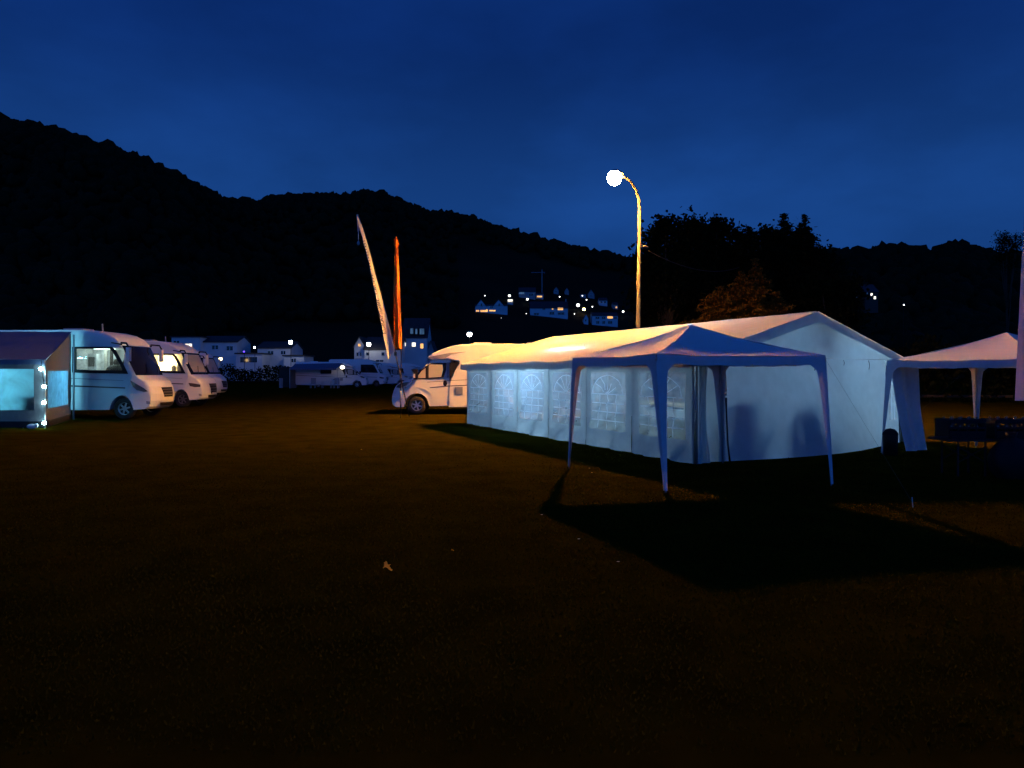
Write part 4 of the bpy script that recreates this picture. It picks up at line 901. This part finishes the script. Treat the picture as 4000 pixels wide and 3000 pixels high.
streetlight('turquoise light just above the nearest left motorhome', 535, 1326, 120, .27, 'e_cyan', 0, gs)
streetlight('tiny violet light above the dark garage', 953, 1373, 145, .16, 'e_violet', 0, gs)
streetlight('small white light at the corner of the white house right of the garage', 994, 1357, 146, .17, 'e_white', 0, gs)

gv = 'hillside village houses'
def vh(label, px0, px1, pe, pb, depth, roof, rise, wins, m='house', **k):
    Y = on_hill((px0+px1)/2, pb); return house('house', label, px0, px1, pe, pb, Y-depth*.5, depth, roof, rise, wins, m, group=gv, **k), Y
o, Y = vh('hillside house with two white gables and a warm lit terrace below', 1856, 1982, 1195, 1219, 10, 'gable', 1.0, [(1859, 1872, 1209, 1218, 'w_warm'), (1876, 1906, 1208, 1219, 'w_warm'), (1910, 1936, 1210, 1217, 'w_warm'), (1950, 1956, 1198, 1206, 'windark'), (1959, 1965, 1198, 1206, 'windark'), (1912, 1928, 1197, 1203, 'windark')])
for cx, hw in ((1879, 20), (1948, 22)):
    s = o.location.y/F; x = (cx-2000)*s-o.location.x; z0 = CH+(HY-1197)*s-o.location.z; w = hw*s
    g = MB().prism([(x-w, z0-2), (x+w, z0-2), (x+w, z0), (x, z0+3.6), (x-w, z0)], lambda a, b, t: (a, t, b), -.25, 6).build('gable', M['house'], o)
    r = MB()
    for sg in (-1, 1): r.prism([(x, z0+3.65), (x+sg*(w+.4), z0-.1), (x+sg*(w+.4), z0+.15), (x, z0+3.9)], lambda a, b, t: (a, t, b), -.5, 6.2)
    r.build('roof', M['roofdark'], g); MB().box((x+.3, -.3, z0+.8), (.8, .05, 1.6)).build('pane', M['windark'], g)
vh('hillside house in the middle row with an orange lit window and a chimney', 2071, 2218, 1204, 1232, 10, 'gable', 4.0, [(2178, 2200, 1201, 1212, 'w_warm'), (2155, 2162, 1203, 1210, 'w_warm'), (2118, 2130, 1204, 1211, 'windark'), (2085, 2106, 1222, 1231, 'windark'), (2146, 2166, 1217, 1230, 'windark'), (2178, 2205, 1219, 1230, 'windark')], chimney=.93)
vh('lowest hillside house, two storeys with balconies and one orange window', 2313, 2413, 1234, 1268, 10, 'gable', 2.0, [(2372, 2394, 1235, 1245, 'w_warm'), (2325, 2342, 1236, 1247, 'windark'), (2350, 2366, 1236, 1247, 'windark'), (2398, 2410, 1236, 1247, 'windark'), (2328, 2342, 1253, 1266, 'windark'), (2352, 2364, 1253, 1266, 'windark'), (2374, 2392, 1253, 1266, 'windark')])
vh('narrow white hillside house left of the one with balconies', 2281, 2298, 1243, 1263, 8, 'cross', 2, [(2285, 2291, 1247, 1256, 'windark')])
vh('upper hillside house with a dim gable and a warm lit annexe', 2027, 2092, 1140, 1162, 10, 'gable', 3.0, [(2028, 2048, 1133+8, 1143+6, 'w_blue'), (2064, 2084, 1146, 1157, 'windark')], 'housegrey')
vh('small hillside annexe with a row of warm lights', 2096, 2122, 1150, 1164, 8, 'gable', 1.2, [(2097, 2118, 1155, 1162, 'w_warm')])
vh('small pale hillside house above the one with the orange window and chimney', 2163, 2182, 1133, 1146, 8, 'cross', 2.0, [(2168, 2176, 1136, 1143, 'windark')], 'housegrey')
vh('faint hillside house at the top of the village', 2206, 2222, 1136, 1147, 8, 'cross', 2, (), 'housegrey')
vh('small hillside house with a dim window, left of the topmost right houses', 2268, 2289, 1150, 1160, 8, 'flat', 1, [(2271, 2278, 1151, 1159, 'w_blue')], 'housegrey')
vh('hillside house with a broad grey gable, top right of the village', 2296, 2322, 1150, 1162, 8, 'cross', 3.2, [(2304, 2312, 1152, 1160, 'windark')], 'housegrey')
vh('hillside house with a pale balcony above the one with balconies and orange window', 2341, 2372, 1174, 1192, 8, 'gable', 2.0, [(2345, 2354, 1176, 1184, 'windark'), (2358, 2368, 1176, 1184, 'windark')])
vh('hillside house with a small yellow window at the right end of the village', 2395, 2414, 1190, 1206, 8, 'gable', 1.6, [(2404, 2411, 1203-6, 1204, 'w_warm')], 'housegrey')
Yp = on_hill(1993, 1186)-6; p = at(1993, Yp, py=1186)
o = thing('bus_shelter', 'brightly lit white shelter under a street light in the hillside village', 'shelter', p, group=gv); s = Yp/F
MB().box((0, 1.2, 11*s), (21*s, 2.2, .2)).build('roof', M['house'], o); MB().box((0, 2.2, 6*s), (21*s, .2, 12*s+2)).build('wall', M['house'], o); MB().box((0, 2.05, 13*s), (19*s, .1, 8*s)).build('lit_panel', M['w_white'], o)
for k, (px, py, r, m, lb) in enumerate([(1894, 1155, .28, 'e_small', 'tiny white light above the twin-gabled hillside house'), (1990, 1155, .72, 'e_small', 'bright white street light above the lit hillside shelter'), (2060, 1169, .62, 'e_small', 'white street light below the upper hillside house with the dim gable'),
        (2186, 1159, .34, 'e_small', 'small white light above the chimney of the hillside house'), (2258, 1192, .98, 'e_small', 'brightest white street light of the village, right of the chimney'), (2281, 1208, .9, 'e_warm', 'warm round light right of the brightest village street light'), (2314, 1198, .32, 'e_small', 'small white light right of the warm round village light'),
        (2434, 1217, .58, 'e_small', 'white street light at the right end of the village, nearest the tall lamp post'), (2275, 1155, .30, 'e_small', 'tiny light in the top right of the village by the dim-windowed house'), (2291, 1171, .36, 'e_small', 'small light below the broad grey gable in the village'),
        (2244, 1226, .26, 'e_small', 'faint light low between the chimney house and the balcony house'), (2056, 1225, .22, 'e_small', 'faint light just left of the middle village house with the orange window'), (1958, 1242, .12, 'e_small', 'faint pinprick light below the twin-gabled house')]):
    Yg = on_hill(px, py+18)-3; b = float(hill_z((px-2000)/F*Yg, Yg)); streetlight(lb, px, py, Yg, r*Yg/480, m, b, 'street lights in the hillside village')
# the crane above the village
Yc = on_hill(2117, 1165); p = at(2117, Yc, py=1165); s = Yc/F
o = thing('tower_crane', 'thin faint tower crane standing above the hillside village', 'crane', p)
MB().tube([(0, 0, -2), (0, 0, 104*s)], .28, 4).build('mast', M['steel'], o); MB().tube([(-42*s, 0, 100*s), (12*s, 0, 101*s)], .22, 4).build('jib', M['steel'], o); MB().tube([(0, 0, 104*s), (0, 0, 112*s)], .2, 4).build('tower_head', M['steel'], o); MB().box((10*s, 0, 97*s), (3*s, 1, 4*s)).build('counterweight', M['concrete'], o)
# lit house among the trees on the right
Yr_ = 240; house('house', 'house hidden in the dark trees at the right with a few white lit windows', 3380, 3430, 1140, 1185, Yr_, 8, 'gable', 2.5, [(3400, 3409, 1145, 1156, 'w_white'), (3412, 3422, 1157, 1169, 'w_white'), (3386, 3391, 1163, 1171, 'w_white'), (3386, 3389, 1143, 1149, 'w_blue')], 'timber')
house('house', 'dark house with one dim blue window left of the white lit windows in the trees', 3330, 3356, 1145, 1180, Yr_+3, 8, 'cross', 2, [(3336, 3347, 1150, 1163, 'w_blue')], 'timber')
streetlight('tiny white light low in the dark trees at the far right', 3531, 1191, 180, .16, 'e_small', float(hill_z(91, 180)))

# ------------------------------------------------------------------ trees
def cards(P, D, U, L_, W_):
    """leaf cards: centre P, direction D, side U"""
    a = P-D*L_*.5-U*W_*.5; b = P-D*L_*.5+U*W_*.5; c = P+D*L_*.5+U*W_*.35; d = P+D*L_*.5-U*W_*.35
    return np.stack([a, b, c, d], 1).reshape(-1, 3)
def unit(v): return v/np.maximum(np.linalg.norm(v, axis=-1, keepdims=True), 1e-6)
def conifer(label, px, pytop, Y, rad, dens=1.0, z0=.06, lean=0, seed=0, wild=1.0, mt='needleunlit'):
    r = np.random.default_rng(seed); b = at(px, Y, z=0); H = CH+(HY-pytop)*Y/F
    o = thing('conifer', label, 'tree', b, group='trees behind the tent')
    lx = lean*H
    MB().tube([(lx*t*t, 0, H*t) for t in (0, .3, .6, .85, .98)], [.22, .18, .12, .06, .02], 8).build('trunk', M['bark'], o, True)
    Ps, Ds, Us, Ls, Ws = [], [], [], [], []
    z = H*z0
    while z < H*.985:
        t = z/H; nb = int((8 if mt == 'needle' else 6)+6*(1-t)); L0 = rad*(1-t)**.62*(.75+.5*r.random())*min(1, .06+(1-t)*5.0)+.05
        for k in range(nb):
            a = r.uniform(0, 6.28); L_ = L0*r.uniform(.55, 1.2*(1+.15*wild)); rise = r.uniform(.05, .28)*(.4+t)
            n = max(9, int(30*dens*L_)); s = r.random(n)**.7
            dx, dy = math.cos(a), math.sin(a)
            bp = np.stack([dx*L_*s+lx*t*t, dy*L_*s, z+L_*(rise*s-.30*s*s*(1-t))], 1)+r.normal(0, .07+.045*L_, (n, 3))*[1, 1, .40 if mt == 'needle' else .8]
            D = unit(np.stack([np.full(n, dx), np.full(n, dy), np.full(n, rise-.45)], 1)+r.normal(0, .55, (n, 3))); U = unit(np.cross(D, r.normal(0, 1, (n, 3))))
            Ps.append(bp); Ds.append(D); Us.append(U); Ls.append(r.uniform(.16, .42, n)*(.6+.6*(1-t))); Ws.append(r.uniform(.06, .16, n)*(.7+.5*(1-t)))
        z += H*(.030 if mt == 'needle' else .017)*r.uniform(.7, 1.35)
    P, D, U = map(np.concatenate, (Ps, Ds, Us)); L_, W_ = np.concatenate(Ls)[:, None], np.concatenate(Ws)[:, None]
    V = cards(P, D, U, L_, W_); raw_mesh('crown', V, np.arange(len(V)).reshape(-1, 4), M[mt], o)
    return o
def broadleaf(label, px, pytop, Y, rx, lobes, dens=1.0, seed=0, mt='leaf'):
    """lobes = (px, py, r) clump centres in the crown as they stand at distance Y"""
    r = np.random.default_rng(seed); b = at(px, Y, z=0); o = thing('broadleaf_tree', label, 'tree', b, group='trees behind the tent'); H = CH+(HY-pytop)*Y/F
    tk = MB().tube([(0, 0, 0), (.05, 0, H*.25), (-.05, .05, H*.5)], [.24, .2, .14], 8)
    Ps, Ds = [], []
    for (lx, ly, lr) in lobes:
        c = np.array(at(lx, Y, py=ly)-b); c[1] += r.uniform(-1.2, 1.2)
        tk.tube([Vector((-.02, .02, H*r.uniform(.22, .5))), Vector(c)*.6+Vector((0, 0, H*.15)), Vector(c)], [.10, .06, .025], 6)
        for k in range(int(7*dens*lr*1.4)+3):
            cc = c+unit(r.normal(0, 1, 3))*lr*r.random()**.45*np.array([1, 1, .85]); n = int(34*r.uniform(.5, 1.4))
            Ps.append(cc+r.normal(0, .26+.06*lr, (n, 3))); 
    P = np.concatenate(Ps); n = len(P); D = unit(r.normal(0, 1, (n, 3))-[0, 0, .4]); U = unit(np.cross(D, r.normal(0, 1, (n, 3))))
    tk.build('trunk', M['bark'], o, True)
    V = cards(P, D, U, r.uniform(.14, .30, (n, 1)), r.uniform(.10, .22, (n, 1))); raw_mesh('crown', V, np.arange(len(V)).reshape(-1, 4), M[mt], o)
    return o
broadleaf('dark leafy tree just right of the lamp post, two rounded tops', 2600, 878, 50, 3, [(2588, 912, .75), (2592, 890, .35), (2550, 945, .8), (2536, 1000, .9), (2600, 980, 1.3), (2660, 990, 1.3), (2684, 900, .8), (2700, 890, .5), (2680, 950, 1.0), (2560, 1070, 1.4), (2620, 1100, 2.0), (2700, 1080, 1.8), (2560, 1170, 1.6), (2680, 1190, 2.0), (2530, 1040, .6), (2600, 1250, 2)], 1.3, 3)
broadleaf('dark leafy tree with a jagged flat top in the middle of the trees', 2790, 880, 52, 3, [(2742, 905, .7), (2790, 892, .55), (2793, 880, .25), (2830, 900, .65), (2770, 935, 1.1), (2830, 950, 1.0), (2760, 1010, 1.8), (2840, 1030, 1.7), (2720, 1110, 1.8), (2800, 1150, 2.2), (2740, 1230, 2.2), (2860, 1000, .9)], 1.3, 5)
conifer('feathery conifer with a thin bent top left of the tallest conifer', 2922, 872, 50, 2.6, 1.0, .1, .0, 11, 1.3)
broadleaf('low leafy tree between the thin-topped conifer and the flat-topped tree', 2960, 915, 53, 3, [(2900, 930, .6), (2960, 950, .9), (2990, 935, .6), (2930, 990, 1.3), (3000, 990, 1.2), (2960, 1070, 2.0), (2900, 1100, 1.6)], 1.2, 6)
conifer('tallest dark conifer of the group, left of its twin tip', 3062, 822, 49, 2.9, 1.25, .05, 0, 12, 1.2)
conifer('tall dark conifer forming the right-hand twin tip', 3142, 836, 48.5, 2.4, 1.25, .05, 0, 13, 1.2)
broadleaf('bushy dark tree filling the foot of the tallest conifers', 3110, 930, 50.5, 3, [(3040, 965, .8), (3100, 940, .8), (3165, 985, .9), (3195, 1030, 1.0), (3080, 1010, 1.8), (3150, 1040, 1.8), (3200, 1060, 1.2), (3040, 1100, 2), (3120, 1140, 2.2), (3200, 1150, 1.7), (3060, 1220, 2)], 1.1, 8, 'leaf')
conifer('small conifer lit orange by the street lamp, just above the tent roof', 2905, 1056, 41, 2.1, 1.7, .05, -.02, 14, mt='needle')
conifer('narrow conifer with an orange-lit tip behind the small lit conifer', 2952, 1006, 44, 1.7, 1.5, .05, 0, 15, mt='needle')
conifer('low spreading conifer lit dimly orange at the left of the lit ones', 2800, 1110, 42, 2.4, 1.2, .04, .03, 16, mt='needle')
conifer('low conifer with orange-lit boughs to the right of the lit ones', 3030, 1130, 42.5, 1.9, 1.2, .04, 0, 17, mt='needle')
broadleaf('dark bush right of the conifers above the tent gable', 3240, 1080, 47, 3, [(3230, 1100, 1.2), (3280, 1120, 1.2), (3200, 1150, 1.4), (3260, 1180, 1.8), (3320, 1170, 1.2), (3300, 1230, 1.6), (3220, 1240, 1.6)], .9, 9)
broadleaf('pale thin tree alone on the skyline at the far right', 3935, 912, 130, 3, [(3935, 925, 1.3), (3920, 945, 1.5), (3955, 945, 1.5), (3915, 975, 1.8), (3950, 980, 1.8), (3940, 1030, 2.5), (3960, 960, 1.2), (3900, 1000, 1.4)], .5, 10)
# dark hedge closing the field on the right and far left
def hedge(label, p0, p1, h, seed):
    r = np.random.default_rng(seed); p0 = Vector(p0); p1 = Vector(p1); c = (p0+p1)/2; o = thing('hedge', label, 'hedge', c); L_ = (p1-p0).length; n = int(L_*260)
    s = r.random(n); q = np.array(p0-c)[None]+np.array(p1-p0)[None]*s[:, None]; prof = h*(.85+.15*np.sin(s*L_*.9)+.1*np.sin(s*L_*2.3))
    P = q+np.stack([r.normal(0, .35, n), r.normal(0, .5, n), r.random(n)**.8*prof], 1); D = unit(r.normal(0, 1, (n, 3))); U = unit(np.cross(D, r.normal(0, 1, (n, 3))))
    V = cards(P, D, U, r.uniform(.16, .32, (n, 1)), r.uniform(.1, .22, (n, 1))); raw_mesh('foliage', V, np.arange(len(V)).reshape(-1, 4), M['leaf'], o)
    MB().tube([p0-c+Vector((0, 0, .3)), p1-c+Vector((0, 0, .3))], .08, 6).build('stem', M['bark'], o)
hedge('long dark hedge closing the field behind the right-hand gazebo', (14, 44, 0), (34, 40, 0), 3.4, 3)
hedge('dark hedge in front of the white houses, right of the left motorhomes', (-50, 112, 0), (-29.5, 110, 0), 2.6, 4)
hedge('dark hedge below the tall house with blue dormers', (-21, 124, 0), (-6, 124, 0), 2.4, 5)

# ------------------------------------------------------------------ right foreground: table, crates, drum, bin
def right_things():
    t = thing('camping_table', 'dark folding table on crossed legs at the right edge, carrying crates', 'table', at(3800, 12, z=0))
    MB().box((.25, 0, .56), (1.6, .55, .03)).build('tabletop', M['dark'], t)
    for x in (-.36, .06, .95):
        for y in (-.22, .22): MB().tube([(x, y, 0), (x, y, .55)], .018, 6).build('leg', M['dark'], t)
    for y in (-.22, .22):
        MB().tube([(-.36, y, .22), (.06, y, .46)], .010, 6).build('brace', M['dark'], t); MB().tube([(-.36, y, .46), (.06, y, .22)], .010, 6).build('brace', M['dark'], t)
    MB().tube([(-.72, -.2, .60), (-.50, -.2, .60)], .018, 6).build('handle', M['dark'], t)
    def crate(x, lb):
        c = thing('bottle_crate', lb, 'crate', Vector(t.location)+Vector((x, 0, .577)), 0, 'black bottle crates on the folding table')
        w, d, h = .56, .38, .30
        for s in (-1, 1):
            MB().box((s*w/2, 0, h/2), (.02, d, h)).build('end_wall', M['crate'], c)
            for z, hh in ((.06, .12), (.17, .035), (.27, .06)): MB().box((0, s*d/2, z), (w-.022, .018, hh)).build('slat', M['crate'], c)
            for q in (-.14, .0, .14): MB().box((q, s*d/2, .19), (.02, .014, .2)).build('upright', M['crate'], c)
        MB().box((0, 0, .012), (w-.03, d-.03, .02)).build('floor', M['crate'], c)
        return c
    c1 = crate(-.20, 'black bottle crate on the left of the folding table'); c2 = crate(.52, 'black bottle crate on the right of the folding table, cut off by the picture edge')
    for c, nm in ((c1, 'left'), (c2, 'right')):
        for i in range(4):
            for j in range(2):
                b = thing('bottle', 'brown bottle in the %s black crate, %s row, %s' % (nm, ('front', 'back')[j], ('at its left end', 'second from its left end', 'second from its right end', 'at its right end')[i]), 'bottle', Vector(c.location)+Vector((-.20+.135*i, -.09+.18*j, .024)), 0, 'bottles in the %s crate' % nm)
                MB().lathe([(.001, 0), (.036, .0), (.037, .15), (.028, .20), (.013, .24), (.013, .30), (.001, .30)], 10, lambda a, q, h: (a, q, h)).build('glass', M['bottle'], b, True)
                MB().lathe([(.016, .29), (.016, .312), (.001, .314)], 10, lambda a, q, h: (a, q, h)).build('cap', M['rim2'], b)
    d = thing('rubbish_sack', 'big dark rubbish sack slumped on the grass under the right end of the table', 'sack', at(3950, 11.6, z=0))
    def sk(a, c):
        an = 2*math.pi*a; r_ = (.30*math.sin(math.pi*min(1, .12+.86*c))**.6)*(1+.07*math.sin(an*5+c*4)+.05*math.sin(an*9)); return (r_*1.1*math.cos(an), r_*.75*math.sin(an), .62*c)
    MB().grid(sk, 26, 14).build('sack', M['crate'], d, True)
    MB().lathe([(.05, .60), (.09, .70), (.03, .62)], 10, lambda a, b, h: (a, b, h)).build('knot', M['crate'], d, True)
    q = thing('rubbish_bin', 'small dark round-topped bin at the right corner of the tent gable', 'bin', at(3478, 14.9, z=0))
    MB().lathe([(.001, 0), (.125, 0), (.14, .37), (.135, .40)], 20, lambda a, b, h: (a, b, h)).build('bin', M['dark'], q, True); MB().lathe([(.145, .39), (.14, .43), (.08, .50), (.001, .52)], 20, lambda a, b, h: (a, b, h)).build('lid', M['crate'], q, True)
    s = thing('storage_box', 'brown storage box behind the gap at the right corner of the tent', 'box', at(3520, 18.0, z=0))
    MB().box((0, 0, .36), (.5, .4, .72)).build('box', M['wood'], s); MB().box((0, 0, .74), (.53, .43, .05)).build('lid', M['timber'], s)
right_things()

# ------------------------------------------------------------------ small things on the grass
def leaf(p, size, rz, tilt, label):
    o = tag(MB().grid(lambda a, c: ((a-.5)*size*1.5, (c-.5)*size*math.sin(math.pi*min(.97, max(.06, a)))**.7*(1+.18*math.sin(a*22)), size*(.25*math.sin(a*5)+.45*(c-.5)**2*2)+.02), 12, 6).build('fallen_leaf', M['leafdry'], None, True), label, 'leaf', 'fallen leaves on the grass')
    o.location = p; o.rotation_euler = (tilt, .2, rz)
leaf(at(1503, 6.16, z=.035), .052, 2.0, .7, 'crumpled golden leaf standing out alone on the dark foreground grass')
leaf(at(1514, 6.10, z=.02), .05, .4, -.5, 'flat brown leaf touching the crumpled golden leaf in the foreground')
leaf(at(1765, 4800/710, z=.015), .022, 1, .3, 'tiny brown leaf on the grass right of the golden leaf')
def daisy(px, py, label):
    Y = 4800/(py-HY); o = thing('daisy', label, 'flower', at(px, Y, z=0), 0, 'daisies in the grass')
    MB().tube([(0, 0, 0), (.004, 0, .05)], .0015, 5).build('stem', M['grass'], o)
    MB().add([(0, 0, .052)]+[((.016 if k % 2 else .009)*math.cos(k*math.pi/8), (.016 if k % 2 else .009)*math.sin(k*math.pi/8), .056) for k in range(16)], [(0, 1+k, 1+(k+1) % 16) for k in range(16)]).build('petals', M['petal'], o)
for px, py, lb in ((2261, 2128, 'white daisy below the shadow of the gazebo leg'), (2415, 2220, 'white daisy in the dark gazebo shadow, farthest right'), (2116, 2030, 'white daisy just left of the gazebo leg shadow tip'), (1412, 1766, 'white daisy far out on the lit grass, farthest left'), (2302, 1842, 'white daisy between the two front legs of the gazebo, left one'), (2312, 1860, 'white daisy between the two front legs of the gazebo, right one')): daisy(px, py, lb)
def guy(p0, p1, label):
    o = thing('guy_rope', label, 'rope', p1, group='guy ropes of the gazebos'); a = Vector(p0)-Vector(p1)
    MB().tube([a, (0, 0, .05)], .0014, 5).build('rope', M['rope'], o); MB().tube([(0, 0, 0), (0, .02, .12)], .006, 6).build('peg', M['steel'], o)
guy((4.42, 10.85, 1.80), (4.75, 9.1, 0), 'thin guy rope running forward from the right front corner of the near gazebo')
guy((9.9, 16.5, 1.78), (9.2, 18.6, 0), 'thin guy rope behind the orange-lit leg of the right gazebo')
